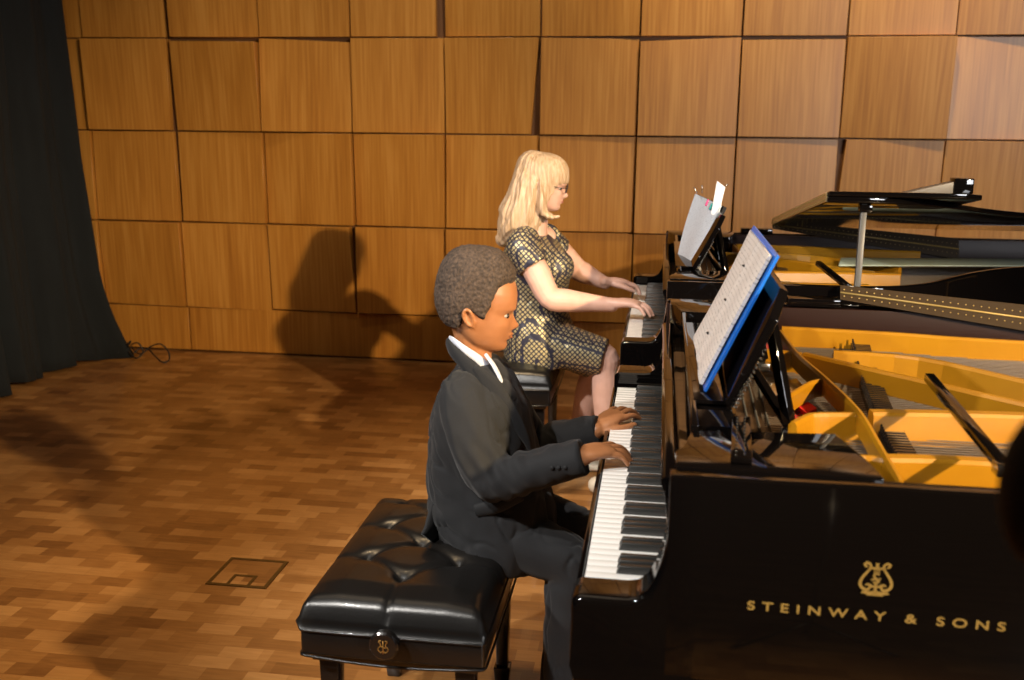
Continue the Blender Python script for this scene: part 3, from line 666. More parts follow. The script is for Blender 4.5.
# ------------------------------------------------------------------ benches
def make_bench(label):
    bx0, bx1, by0, by1 = -.715, -.318, 1.815, 2.425; zc = .405; zt = .498
    R = empty('piano_bench', ((bx0+bx1)/2, (by0+by1)/2, 0), label, 'piano bench')
    # tufted cushion
    nx, ny = 64, 96; tx = [.5]; V = []
    tuf = []
    tuf = [(.48, .21), (.21, .355), (.75, .355), (.48, .50), (.21, .645), (.75, .645), (.48, .79), (.21, .90), (.75, .90)]
    W_, D_ = bx1-bx0, by1-by0; rr = .035
    def top(u, v):
        x = u*W_; y = v*D_; e = min(x, W_-x); g = min(y, D_-y)
        z = zt
        def rd(d): return 0 if d > rr else rr-math.sqrt(max(0, rr*rr-(rr-d)**2))
        z -= math.hypot(rd(e), rd(g)) if (rd(e) and rd(g)) else rd(e)+rd(g)
        cen = min(1, e/.08)*min(1, g/.08); z += .018*cen
        dip = 0
        for (a, b) in tuf:
            d = math.hypot((u-a)*W_, (v-b)*D_); dip = max(dip, .026*math.exp(-(d/.020)**1.0))
        z -= dip
        cr = 0
        for (a, b) in tuf:     # creases between neighbouring tufts
            for (c, d) in tuf:
                if (c, d) <= (a, b): continue
                dx, dy_ = (c-a)*W_, (d-b)*D_; L = math.hypot(dx, dy_)
                if L > .155 or L < .02 or abs(c-a) < .1: continue
                t = (((u-a)*W_)*dx+((v-b)*D_)*dy_)/L/L
                if 0 < t < 1:
                    pd = abs(((u-a)*W_)*dy_-((v-b)*D_)*dx)/L; cr = max(cr, .008*math.exp(-(pd/.009)**1.4))
            if b < .3 or b > .85:   # crease running to the short edges
                pd = abs((u-a)*W_)
                if (b < .3 and v < b) or (b > .85 and v > b): cr = max(cr, .006*math.exp(-(pd/.006)**1.3))
            if a < .35 or a > .65:
                pd = abs((v-b)*D_)
                if (a < .35 and u < a) or (a > .65 and u > a): cr = max(cr, .004*math.exp(-(pd/.008)**1.3))
        return z-cr
    us = [.5-.5*math.cos(math.pi*i/nx)*abs(math.cos(math.pi*i/nx))**-.15 if abs(math.cos(math.pi*i/nx)) > 1e-6 else .5 for i in range(nx+1)]
    vs_ = [j/ny for j in range(ny+1)]
    us = [i/nx for i in range(nx+1)]
    for j in range(ny+1):
        for i in range(nx+1):
            u, v = us[i], vs_[j]; V.append((bx0+u*W_, by0+v*D_, top(u, v)))
    W1 = nx+1; F = [(j*W1+i, j*W1+i+1, (j+1)*W1+i+1, (j+1)*W1+i) for j in range(ny) for i in range(nx)]
    ring = [i for i in range(W1)]+[j*W1+nx for j in range(1, ny+1)]+[ny*W1+i for i in range(nx-1, -1, -1)]+[j*W1 for j in range(ny-1, 0, -1)]
    base = len(V); levels = [.455, .432]
    prev = ring
    for li, z in enumerate(levels):
        cur = []
        for k in ring:
            x, y, _ = V[k]; o_ = .004 if li == 0 else -.001
            x += o_*(1 if x > bx1-1e-6 else -1 if x < bx0+1e-6 else 0); y += o_*(1 if y > by1-1e-6 else -1 if y < by0+1e-6 else 0)
            cur.append(len(V)); V.append((x, y, z))
        n_ = len(ring)
        for k in range(n_): F.append((prev[k], cur[k], cur[(k+1) % n_], prev[(k+1) % n_]))
        prev = cur
    F.append(tuple(prev))
    obj('cushion', V, F, LEATHER, R, smooth=True)
    # welt piping and skirt
    mb = MB(); c_ = [(bx0, by0), (bx1, by0), (bx1, by1), (bx0, by1)]
    for z, nm in ((.431, 'piping'), (.374, 'lower_piping')):
        pts = []; q_ = .012
        for (x, y), (dx, dy) in zip(c_, ((1, 1), (-1, 1), (-1, -1), (1, -1))):
            e1, e2 = (x+dx*q_, y), (x, y+dy*q_); cc = (x+dx*q_*.3, y+dy*q_*.3)
            pts += [e2, cc, e1] if dx == dy else [e1, cc, e2]
        full = []
        for k in range(12):
            a, b = np.array(pts[k]), np.array(pts[(k+1) % 12]); m_ = 9 if k % 3 == 2 else 1
            for t in range(m_): full.append((*(a+(b-a)*t/m_), z-(.010*math.sin(math.pi*t/m_) if nm == 'lower_piping' else 0)))
        full.append(full[0]); V, F = tube(full, .003, n=8, sub=1, ref=(0, 0, 1)); obj(nm, V, F, LEATHER, R, smooth=True)
    MB().box(bx0+.002, bx1-.002, by0+.002, by1-.002, .372, .4315).build('skirt', LEATHER, R, bevel=.008, seg=3)
    MB().box(bx0+.02, bx1-.02, by0+.02, by1-.02, .352, .371).build('under_frame', LEGW, R, bevel=.003)
    for x in (bx0+.05, bx1-.05):
        for y in (by0+.06, by1-.05):
            l = MB(); a_, b_ = .022, .015
            l.hexa([(x-b_, y-b_, .05), (x+b_, y-b_, .05), (x+b_, y+b_, .05), (x-b_, y+b_, .05), (x-a_, y-a_, .355), (x+a_, y-a_, .355), (x+a_, y+a_, .355), (x-a_, y+a_, .355)])
            l.hexa([(x-.017, y-.017, 0), (x+.017, y-.017, 0), (x+.017, y+.017, 0), (x-.017, y+.017, 0), (x-.022, y-.022, .055), (x+.022, y-.022, .055), (x+.022, y+.022, .055), (x-.022, y+.022, .055)])
            l.build('leg', LEGW, R, bevel=.003)
    for sg, y in ((-1, by0), (1, by1)):
        xk = (bx0+bx1)/2-.005; zk = .431
        V, F = tube([(xk, y+sg*.0, zk), (xk, y+sg*.018, zk), (xk, y+sg*.019, zk), (xk, y+sg*.034, zk), (xk, y+sg*.038, zk)], [.014, .014, .030, .031, .027], n=28, sub=1, ref=(1, 0, 0)); k = obj('height_knob', V, F, LEGW, R, smooth=False)
        yy = y+sg*.0385; mb = MB()
        for s2 in (-1, 1):
            mb.add(*tube([(xk+s2*.004, yy, zk+.014), (xk+s2*.009, yy, zk+.012), (xk+s2*.005, yy, zk+.004), (xk+s2*.011, yy, zk-.005), (xk+s2*.005, yy, zk-.012), (xk, yy, zk-.008)], .0011, n=6, sub=4, ref=(0, 1, 0)))
        mb.add(*tube([(xk-.006, yy, zk+.002), (xk+.006, yy, zk-.002)], .0011, n=6, sub=1, ref=(0, 1, 0))); mb.add(*tube([(xk, yy, zk+.014), (xk, yy, zk-.015)], .0011, n=6, sub=1, ref=(0, 1, 0)))
        obj('knob_emblem', mb.V, mb.F, mat('bronze', (.45, .25, .06), .4, metal=.8), k, smooth=True)
    return R
B1 = make_bench('tufted black leather piano bench with round side knob under the boy')
B2 = copy_tree(B1); B2.location = (-.583, 3.93, .035)
B2['label'] = 'black leather piano bench under the woman, partly hidden behind the boy'
# bench legs of the raised copy reach the floor
for ch in B2.children:
    if ch.name.startswith('leg'): ch.scale = (1, 1, 1.09); ch.location = (0, 0, -.035)
# ------------------------------------------------------------------ people
def head_parts(H, sex, M3, C):
    """skull with face; x forward, y to the left, z up, in units of head height; returns world (V,F)"""
    T = np.array([(.50, .0, -.02, .02), (.485, .15, -.19, .13), (.45, .24, -.30, .21), (.40, .31, -.375, .265), (.30, .375, -.445, .32), (.20, .405, -.47, .34), (.10, .413, -.475, .343), (.04, .410, -.468, .338), (-.02, .378, -.455, .33), (-.08, .378, -.43, .325), (-.15, .380, -.39, .318), (-.21, .380, -.33, .305), (-.27, .378, -.26, .29), (-.33, .362, -.19, .268), (-.39, .362, -.11, .235), (-.44, .350, -.03, .19), (-.475, .31, .04, .14), (-.50, .22, .10, .06)])
    nz, nt = 110, 96; zz = np.linspace(.5, -.5, nz); zt = T[::-1, 0]
    f = np.interp(zz, zt, T[::-1, 1]); b = np.interp(zz, zt, T[::-1, 2]); w = np.interp(zz, zt, T[::-1, 3])
    k = np.array([.25, .5, .25])
    for _ in range(2):
        for a in (f, b, w): a[1:-1] = np.convolve(a, k, 'same')[1:-1]
    th = np.linspace(0, 2*np.pi, nt, endpoint=False); V = []
    for i, z in enumerate(zz):
        cx = (f[i]+b[i])/2*.4+(-.02)*.6; ct, s = np.cos(th), np.sin(th)
        rf = f[i]-cx; rb_ = cx-b[i]
        x = cx+np.where(ct > 0, rf*np.abs(ct)**.82, -rb_*np.abs(ct)**.95); y = w[i]*np.sign(s)*np.abs(s)**.92
        front = ct > 0
        G = lambda y0, z0, sy, sz: np.exp(-((np.abs(y)-y0)/sy)**2-((z-z0)/sz)**2)*front
        npf = np.interp(z, [-.235, -.205, -.185, -.155, -.10, -.04, .0], [0, .05, .085, .105, .065, .02, 0] if sex == 'f' else [0, .05, .085, .095, .05, .012, 0])
        nw = np.interp(z, [-.22, -.17, -.08, 0], [.075, .065, .04, .035])*(1.12 if sex == 'm' else .9)
        x = x+front*npf*np.exp(-(y/nw)**2)
        x += (.030*G(.0, -.262, .095, .018)+.034*G(.0, -.305, .085, .020)-.006*G(0, -.283, .10, .007))*(1.8 if sex == 'm' else .8)
        x -= .040*G(.155, -.035, .075, .036); x += .012*G(.16, .045, .10, .025); x += .018*G(.2, -.15, .09, .07); x += .016*G(0, -.42, .09, .05)
        x -= .010*G(0, -.35, .10, .02)
        V.append(np.column_stack([x, y, np.full(nt, z)]))
    V = np.concatenate(V); F = [(i*nt+j, i*nt+(j+1) % nt, (i+1)*nt+(j+1) % nt, (i+1)*nt+j)[::-1] for i in range(nz-1) for j in range(nt)]
    F += [tuple(range(nt)), tuple((nz-1)*nt+j for j in range(nt))[::-1]]
    loc = lambda P_: (np.atleast_2d(P_)*H)@M3.T+C
    out = [(loc(V), F)]
    for sg in (-1, 1):   # ears
        E = tube([(-.075, sg*.325, -.19), (-.06, sg*.345, -.13), (-.085, sg*.372, -.05), (-.12, sg*.378, .0), (-.165, sg*.375, .005), (-.185, sg*.37, -.05), (-.155, sg*.355, -.12), (-.10, sg*.335, -.17)], [.022, .018, .018, .020, .020, .018, .018, .022], n=10, sub=4)
        out.append((loc(E[0]), E[1]))
        E = ellipsoid((-.115, sg*.335, -.07), (.055, .02, .08), 12, 8); out.append((loc(E[0]), E[1]))
    return out, loc, V, nz, nt
def eyes(R, loc, H, lid_m):
    for sg in (-1, 1):
        V, F = ellipsoid((.264, sg*.162, -.035), (.066, .068, .034), 20, 14); e = obj('eye', loc(V), F, EYEW, R, smooth=True)
        V, F = ellipsoid((.313, sg*.178, -.036), (.024, .034, .028), 14, 8); obj('iris', loc(V), F, IRIS, e, smooth=True)
        V, F = tube([(.262, sg*.218, -.034), (.300, sg*.195, -.012), (.326, sg*.150, -.002), (.326, sg*.105, -.010), (.312, sg*.08, -.03)], [.006, .009, .010, .009, .005], n=8, round_caps=True); obj('eyelid', loc(V), F, lid_m, R, smooth=True)
def hand(W, F_, U_, T_, s, curl=0, pitches=((-16, -48, -66),)*4, knuckle=None):
    """W wrist, F forward, U back-of-hand normal, T thumb side"""
    F_, U_, T_ = unit(F_), unit(U_), unit(T_); W = np.array(W, float); parts = []
    parts.append(tube([W-F_*.02*s, W+F_*.012*s, W+F_*.04*s+U_*.004*s, W+F_*.07*s+U_*.005*s, W+F_*.092*s+U_*.002*s], np.array([.026, .029, .038, .041, .038])*s, np.array([.019, .019, .017, .0145, .011])*s, ref=T_, n=20, sub=4, sq=2.4, round_caps=True))
    tips = []
    for k, (off, L, yaw) in enumerate(((.032, .072, 10), (.0110, .080, 2), (-.0105, .074, -6), (-.030, .060, -16))):
        p = W+F_*(.086-(.004, 0, .003, .010)[k])*s+T_*off*s+U_*.001*s; fw = F_*math.cos(math.radians(yaw))+T_*math.sin(math.radians(yaw))
        pts = [p-fw*.02*s, p]; pt = pitches[min(k, len(pitches)-1)]
        for a, l in zip(pt, (.45, .30, .25)):
            p = p+(fw*math.cos(math.radians(a))+U_*math.sin(math.radians(a)))*L*l*s; pts.append(p)
        parts.append(tube(pts, np.array([.0092, .0090, .0082, .0074, .0060])*s, n=12, sub=3, ref=T_, round_caps=True)); tips.append((pts[-1], pts[-1]-pts[-2]))
    p = W+F_*.018*s+T_*.022*s-U_*.004*s; pts = [p]
    for (a, b, c_, l) in ((.75, .62, -.12, .036), (.90, .40, -.22, .030), (.96, .18, -.24, .024)):
        p = p+unit(F_*a+T_*b+U_*c_)*l*s; pts.append(p)
    parts.append(tube(pts, np.array([.0145, .0115, .0098, .0078])*s, n=12, sub=4, ref=U_, round_caps=True)); tips.append((pts[-1], pts[-1]-pts[-2]))
    return parts, tips
def reach(W, target, thumb, s, pitches):
    "turn the hand about the wrist until the middle fingertip meets the key"
    W = np.array(W, float); target = np.array(target, float); F_ = unit(target-W+[0, 0, .03])
    for _ in range(12):
        U_ = unit(np.array([0, 0, 1])-F_[2]*F_); T_ = np.cross(U_, F_)*thumb
        parts, tips = hand(W, F_, U_, T_, s, pitches=pitches); e = target-tips[1][0]; F_ = unit(F_+e/(.15*s))
    return parts, tips, U_
def nails(R, tips, U_, s, m):
    for p, d in tips:
        d = unit(d); u = unit(np.array(U_)-np.dot(U_, d)*d); f = np.cross(d, u)
        Rm = np.column_stack([d, f, u]); V, F = ellipsoid(p+u*.0050*s-d*.0015*s, (.0058*s, .0048*s, .0018*s), 10, 6, R=Rm); obj('fingernail', V, F, m, R, smooth=True)
def rot(yaw, pitch, roll=0):
    """x forward; yaw to the left, pitch down"""
    cy, sy = math.cos(math.radians(yaw)), math.sin(math.radians(yaw)); cp, sp = math.cos(math.radians(pitch)), math.sin(math.radians(pitch)); cr, sr = math.cos(math.radians(roll)), math.sin(math.radians(roll))
    Rz = np.array([[cy, -sy, 0], [sy, cy, 0], [0, 0, 1]]); Ry = np.array([[cp, 0, sp], [0, 1, 0], [-sp, 0, cp]]); Rx = np.array([[1, 0, 0], [0, cr, -sr], [0, sr, cr]])
    return Rz@Ry@Rx
def vnoise(co, f, seed=0):
    r = np.random.default_rng(seed); out = np.zeros(len(co))
    for k in range(7):
        d = r.normal(size=3); d /= np.linalg.norm(d); out += np.sin(co@d*f*r.uniform(.7, 1.4)+r.uniform(0, 6.3)+1.5*np.sin(co@r.normal(size=3)*f*.35))
    return out/7
def creases(amp, f, seed):
    def g(co, no):
        n = vnoise(co, f, seed); m_ = vnoise(co*np.array([1, 1, .7]), f*1.5, seed+1)
        w = n*.7-.55*np.exp(-(m_/.085)**2)*np.clip(.5+vnoise(co, f*.5, seed+2)*2, 0, 1)
        return co+no*(w*amp)[:, None]
    return g
# ---------------- boy
YB = 2.22
boy = empty('person', (-.42, YB, 0), 'boy in a dark suit seated at the near piano, both hands on the keys', 'person')
Hb = .205; Mb = rot(12, 8, 0); Cb = at(479.5, 306, Y=YB+.0)
hp, locb, HV, hnz, hnt = head_parts(Hb, 'm', Mb, Cb)
sh_n, el_n = at(462, 397, Y=2.115), at(493, 478, Y=2.06); wr_n = at(581, 457, Y=2.035)
sh_f, el_f, wr_f = at(492, 384, Y=2.345), at(535, 447, Y=2.40), at(595, 430, Y=2.345)
tipn, tipf = np.array([-.052, 2.10, .75]), np.array([-.045, 2.42, .75])
h1, t1, u1 = reach(wr_n+[-.012, -.002, .0], (-.044, 2.115, .754), 1, .88, ((-2, -28, -44), (-2, -34, -52), (-6, -38, -56), (-10, -42, -60)))
h2, t2, u2 = reach(wr_f+[.0, 0, -.004], (-.038, 2.425, .752), -1, .86, ((-14, -44, -62), (-6, -42, -62), (-4, -36, -54), (-4, -30, -44)))
hipn, hipf = at(470, 545, Y=2.16), at(470, 545, Y=2.30)
hipn[2] = hipf[2] = .565; knn, knf = np.array([-.165, 2.13, .475]), np.array([-.15, 2.31, .475])
nk = at(472, 352, Y=YB)
body = hp+[tube([Cb+Mb@np.array([-.10, 0, -.18])*Hb, nk+[.006, 0, .01], nk+[.006, 0, -.05]], [.045, .042, .045], [.043, .040, .038], ref=(0, 1, 0), n=20, round_caps=True)]
body += [tube([at(x, y, Y=YB) for x, y in ((475, 372), (478, 400), (482, 450), (485, 500), (488, 540))], [.06, .11, .11, .11, .11], [.04, .075, .085, .09, .08], ref=(0, 1, 0), n=24, round_caps=True)]
for s_, e_, w_ in ((sh_n, el_n, wr_n), (sh_f, el_f, wr_f)):
    body.append(tube([s_*.85+at(478, 392, Y=YB)*.15, s_, (s_+e_)/2, e_, (e_+w_)/2, w_+[.004, 0, 0]], [.035, .036, .031, .027, .026, .0205], n=16, round_caps=True))
for h_, k_ in ((hipn, knn), (hipf, knf)):
    an = np.array([k_[0]-.03, k_[1], .075]); body.append(tube([h_, h_*.5+k_*.5, k_, k_+[-.0, 0, -.06], an*.6+k_*.4, an, an+[0, 0, -.03]], [.06, .056, .045, .045, .042, .028, .03], n=16, round_caps=True)); body.append(tube([an+[-.02, 0, -.04], an+[.10, 0, -.05]], [.026, .024], [.024, .016], n=12, round_caps=True))
body += h1+h2
bodyo = fuse('body', body, .0026, 2, SKINB, boy, .45)
nails(bodyo, t1, u1, .86, NAIL); nails(bodyo, t2, u2, .86, NAIL)
eyes(boy, locb, Hb, HAIRB)
# brows and lips
for sg in (-1, 1):
    obj('eyebrow', *(lambda t: (locb(t[0]), t[1]))(tube([(.352, sg*.075, .030), (.355, sg*.14, .048), (.325, sg*.215, .038)], [.008, .011, .006], [.006]*3, n=8, round_caps=True)), HAIRB, boy, smooth=True)
for z_, r_ in ((-.268, .006), (-.300, .008)):
    obj('lip', *(lambda t: (locb(t[0]), t[1]))(tube([(.368, -.10, -.284), (.405, -.05, z_), (.417, 0, z_), (.405, .05, z_), (.368, .10, -.284)], [.004, r_, r_*1.05, r_, .004], n=10, round_caps=True)), LIPB, boy, smooth=True)
def hair_cap(V, H, thick):
    z = V[:, 2]; x = V[:, 0]; y = V[:, 1]; nr = V-np.array([-.03, 0, .05]); r = nr/np.linalg.norm(nr, axis=1)[:, None]
    line = np.interp(x, [-.5, -.20, -.14, -.02, .05, .11, .16, .24, .40, .45], [-.27, -.24, .0, -.06, -.10, .10, .27, .33, .345, .36])
    mask = np.clip((z-line)/.035, -1, 1); t = np.where(mask > 0, mask**.6, mask*1.2)
    extra = thick*(1+.35*np.clip((-x+.1)/.5, 0, 1)+.25*np.clip((z-.1)/.4, 0, 1))
    out = V+r*np.where(t > 0, t*extra*np.clip(1.3-2.0*np.clip(x, 0, 1), .35, 1), t*.05)[:, None]
    out[:, 2] += np.where(t > 0, t, 0)*.135*np.clip((z-.05)/.4, 0, 1)**.8*np.clip(1.25-2.2*np.clip(x, 0, 1), .25, 1)
    return out
HVb = hair_cap(HV, Hb, .036)
nF = [(i*hnt+j, i*hnt+(j+1) % hnt, (i+1)*hnt+(j+1) % hnt, (i+1)*hnt+j)[::-1] for i in range(hnz-1) for j in range(hnt)]+[tuple(range(hnt)), tuple((hnz-1)*hnt+j for j in range(hnt))[::-1]]
def fuzz(co, no):
    return co+no*(vnoise(co, 420, 3)*.0016+vnoise(co, 900, 4)*.0018+vnoise(co, 90, 5)*.002)[:, None]
fuse('hair', [(locb(HVb), nF)], .0024, 3, HAIRB, boy, .5, post=fuzz)
# jacket
rows = [(545, 447, 545, .150), (538, 442, 554, .157), (522, 438, 557, .154), (504, 434, 553, .147), (485, 430, 545, .138), (450, 429, 537, .135), (418, 432, 530, .145), (392, 440, 520, .150), (374, 450, 508, .118), (360, 459, 497, .072)]
jk = [loft_rows(rows, YB, sq=2.3)]
jk.append(tube([sh_n+[.01, .04, .018], sh_n+[0, 0, 0], (sh_n+el_n)/2+[-.006, -.006, .0], el_n+[-.002, 0, -.002], (el_n*.55+wr_n*.45)+[0, 0, -.002], wr_n+[.004, 0.003, -.001]], [.046, .056, .056, .052, .048, .042], [.046, .056, .058, .053, .047, .040], n=24, sub=5))
jk.append(tube([sh_f+[.01, -.03, .015], sh_f, (sh_f+el_f)/2, el_f, (el_f+wr_f)/2, wr_f+[.012, 0.004, 0]], [.044, .054, .053, .050, .046, .040], n=24, sub=5))
def jpost(co, no):
    co = creases(.0085, 55, 8)(co, no); co = co+no*(vnoise(co*np.array([1, 1, .6]), 110, 9)*.0042)[:, None]
    # folds across the inner elbow of the near sleeve
    d = np.linalg.norm(co-(el_n+[.012, 0, .02]), axis=1); ang = (co[:, 0]-el_n[0])*.8+(co[:, 2]-el_n[2])*.6
    return co+no*(np.exp(-(d/.075)**2)*np.sin(ang*170)*.006)[:, None]
jacket = fuse('jacket', jk, .0045, 5, SUIT, boy, .5, post=jpost)
def strip(name, pts, w, th, m, parent, ref=(0, 0, 1), Y_=None, smooth=True):
    return obj(name, *tube(pts, w, th, ref=ref, n=10, sub=4, round_caps=True), m, parent, smooth=smooth)
# shirt collar, lapel, tie-less opening, pocket flap, tail
cl = []
for (x, y, Y_) in ((450, 338, 2.20), (454, 341, 2.165), (465, 350, 2.150), (478, 359, 2.160), (489, 369, 2.180), (496, 377, 2.205)): cl.append(at(x, y, Y=Y_))
strip('shirt_collar', cl, [.006, .008, .009, .010, .011, .005], [.0035]*6, SHIRT, boy)
fr_ = [at(x, y, Y=2.165) for x, y in ((486, 355), (494, 366), (500, 378), (504, 388))]
strip('shirt_front', fr_, [.008, .013, .012, .004], [.004]*4, SHIRT, boy, ref=(0, 1, 0))
cf = [at(x, y, Y=Y_) for x, y, Y_ in ((495, 340, 2.25), (492, 347, 2.27), (484, 345, 2.29))]
cl2 = [at(x, y, Y=Y_) for x, y, Y_ in ((448, 343, 2.20), (452, 350, 2.155), (464, 362, 2.128), (477, 374, 2.122), (486, 385, 2.135))]
strip('jacket_collar', cl2, [.013, .017, .018, .017, .010], [.006]*5, SUIT, boy)
lp = [at(x, y, Y=Y_) for x, y, Y_ in ((476, 368, 2.118), (492, 388, 2.12), (508, 410, 2.13), (522, 432, 2.14), (530, 450, 2.15))]
strip('lapel', lp, [.010, .021, .019, .012, .004], [.005]*5, SUIT, boy)
pk = [at(x, y, Y=2.067) for x, y in ((476, 512), (496, 507), (519, 496))]
strip('pocket_flap', [p_+[0, .008, 0] for p_ in pk], [.016, .018, .016], [.006]*3, SUIT2, boy)
for k in range(3):
    obj('cuff_button', *ellipsoid(wr_n+[-.03-.014*k, -.040, -.012-.001*k], (.005, .003, .005), 10, 6), SUIT2, boy, smooth=True)
tl = [at(x, y, Y=Y_) for x, y, Y_ in ((440, 500, 2.17), (436, 525, 2.14), (430, 545, 2.12))]
tl[2][2] = .515; obj('jacket_tail', *tube(tl, [.03, .045, .055], [.008, .008, .007], ref=(.35, 1, 0), n=16, sub=4, sq=3), SUIT, boy, smooth=True)
# trousers
tr = [tube([at(455, 540, Y=YB)*[1, 1, 0]+[0, 0, .575], at(490, 540, Y=YB)*[1, 1, 0]+[0, 0, .575]], [.125, .12], [.062, .062], ref=(0, 1, 0), n=24, round_caps=True)]
for h_, k_ in ((hipn, knn), (hipf, knf)):
    an = np.array([k_[0]-.03, k_[1], .075]); tr.append(tube([h_+[0, 0, .005], h_*.5+k_*.5, k_+[-.005, 0, .0], k_+[-.008, 0, -.07], an*.5+k_*.5, an+[0, 0, .0]], [.078, .072, .064, .060, .056, .052], [.066, .068, .062, .058, .054, .052], n=20, sub=5))
fuse('trousers', tr, .005, 5, SUIT, boy, .5, post=creases(.009, 50, 12))
for k_ in (knn, knf):
    a_ = np.array([k_[0]-.03, k_[1], 0]); obj('shoe', *tube([a_+[-.05, 0, .035], a_+[0, 0, .038], a_+[.06, 0, .030], a_+[.13, 0, .022]], [.032, .036, .038, .028], [.034, .037, .029, .020], n=16, sub=4, round_caps=True), SHOEB, boy, smooth=True)
# ---------------- woman
YW_ = 3.90
wom = empty('person', (-.50, YW_, 0), 'blonde woman with glasses in a navy and gold patterned dress seated at the far piano', 'person')
Hw = .207; Mw = rot(4, 10, 0); Cw = at(545, 183, Y=YW_)
hp, locw, HVw, _, _ = head_parts(Hw, 'f', Mw, Cw)
sN, eN, wN = at(523, 247, Y=3.74), at(551, 299, Y=3.68), at(612, 305, Y=3.665)
sF, eF, wF = at(548, 240, Y=4.05), at(578, 270, Y=4.13), at(605, 283, Y=4.06)
h1, t1, u1 = reach(wN+[.005, 0, .008], (-.012, 3.665, .765), 1, 1.0, ((-12, -45, -60), (-8, -45, -62), (-8, -45, -60), (-10, -42, -56)))
h2, t2, u2 = reach(wF+[.01, 0, 0.006], (-.040, 4.15, .760), -1, 1.0, ((-8, -42, -60), (-4, -42, -62), (-4, -42, -60), (-8, -40, -56)))
hN, hF = at(528, 338, Y=3.82), at(528, 338, Y=4.0); hN[2] = hF[2] = .625
kN, kF = at(605, 357, Y=3.80), at(596, 362, Y=4.02)
aN = np.array([kN[0]+.03, 3.80, .085]); aF = np.array([-.325, 4.06, .085])
nkw = at(535, 226, Y=YW_)
body = hp+[tube([Cw+Mw@np.array([-.11, 0, -.2])*Hw, nkw+[0, 0, .01], nkw+[-.01, 0, -.06]], [.05, .05, .07], [.05, .05, .06], ref=(0, 1, 0), n=20, round_caps=True)]
body += [tube([at(x, y, Y=YW_) for x, y in ((533, 243), (533, 262), (533, 290), (533, 320), (538, 340))], [.10, .13, .12, .13, .14], [.048, .07, .085, .10, .10], ref=(0, 1, 0), n=24, round_caps=True)]
for s_, e_, w_ in ((sN, eN, wN), (sF, eF, wF)):
    body.append(tube([s_*.85+nkw*.15, s_, (s_+e_)/2, e_*.97+s_*.03, e_*.75+w_*.25, e_*.35+w_*.65, w_], [.05, .052, .050, .045, .044, .034, .0265], n=18, round_caps=True))
for h_, k_, a_ in ((hN, kN, aN), (hF, kF, aF)):
    body.append(tube([h_, h_*.5+k_*.5, k_+[-.01, 0, 0], k_*.9+a_*.1, k_*.68+a_*.32, k_*.35+a_*.65, a_, a_+[0, 0, -.04]], [.085, .075, .058, .054, .056, .044, .034, .034], n=18, sub=5, round_caps=True))
    body.append(tube([a_+[-.03, 0, -.05], a_+[.05, 0, -.05], a_+[.13, 0, -.062]], [.028, .036, .028], [.026, .022, .012], n=14, round_caps=True))
body += h1+h2
wb = fuse('body', body, .0034, 3, SKINW, wom, .5)
nails(wb, t1, u1, 1, NAIL); nails(wb, t2, u2, 1, NAILD)
eyes(wom, locw, Hw, SKINW)
for z_, r_ in ((-.268, .006), (-.300, .008)):
    obj('lip', *(lambda t: (locw(t[0]), t[1]))(tube([(.368, -.09, -.284), (.395, -.045, z_), (.404, 0, z_), (.395, .045, z_), (.368, .09, -.284)], [.003, r_, r_*1.05, r_, .003], n=10, round_caps=True)), LIPW, wom, smooth=True)
# glasses
gl = MB()
for sg in (-1, 1):
    ring = [(.425+.010*math.cos(t), sg*.155+.095*math.cos(t), -.03+.075*math.sin(t)) for t in np.linspace(0, 2*math.pi, 17)]
    gl.add(*tube([locw(p_)[0] for p_ in ring], .0014, n=6, sub=2, ref=(1, 0, 0)))
    gl.add(*tube([locw(p_)[0] for p_ in ((.43, sg*.25, -.01), (.30, sg*.335, -.01), (.0, sg*.36, -.01), (-.1, sg*.36, -.04))], .0014, n=6, sub=3))
gl.add(*tube([locw(p_)[0] for p_ in ((.43, -.06, -.02), (.445, 0, -.01), (.43, .06, -.02))], .0014, n=6, sub=3))
obj('glasses', gl.V, gl.F, FRAME, wom, smooth=True)
# hair: a cap over the skull plus hanging locks
line_f = lambda x, z: 0
def wcap(V):
    z = V[:, 2]; x = V[:, 0]; nr = V-np.array([-.03, 0, .05]); r = nr/np.linalg.norm(nr, axis=1)[:, None]
    line = np.interp(x, [-.5, -.2, .06, .14, .24, .34, .42], [-.5, -.5, -.5, -.25, .02, .06, .07]); t = np.clip((z-line)/.04, -1, 1)
    return V+r*np.where(t > 0, t**.6*.060*np.clip(1.2-2.2*np.clip(x, 0, 1), .25, 1), t*.05)[:, None]
hr = [(locw(wcap(HVw)), nF)]
rowsH = [(166, 517, 553, .062), (178, 514, 552, .088), (190, 510, 551, .098), (202, 506, 549, .104), (214, 500, 547, .108), (224, 496, 541, .104), (232, 494, 528, .085), (239, 496, 512, .05)]
def hw(v, th): return 1+.035*np.sin(th*11+v*3)+.02*np.sin(th*23-v*5)
P, a, b = [], [], []
for (py, xb, xf, w) in rowsH:
    A = at(xb, py, Y=YW_); B = at(xf, py, Y=YW_); P.append((A+B)/2); b.append((B[0]-A[0])/2); a.append(w)
hr.append(tube(P, a, b, ref=(0, 1, 0), n=72, sub=6, wob=hw, round_caps=True))
hr.append(tube([at(x, y, Y=3.82) for x, y in ((541, 175), (542, 200), (544, 212), (552, 217), (560, 216))], [.006, .030, .030, .018, .004], [.004, .014, .016, .010, .003], n=14, sub=5))
def hpost(co, no):
    rel = co-Cw; th = np.arctan2(rel[:, 1], rel[:, 0]+.02); s = np.sin(th*34+rel[:, 2]*18+2*np.sin(rel[:, 2]*22))+.6*np.sin(th*61-rel[:, 2]*25)
    return co+no*(s*.0015)[:, None]
fuse('hair', hr, .0032, 2, HAIRW, wom, .5, post=hpost)
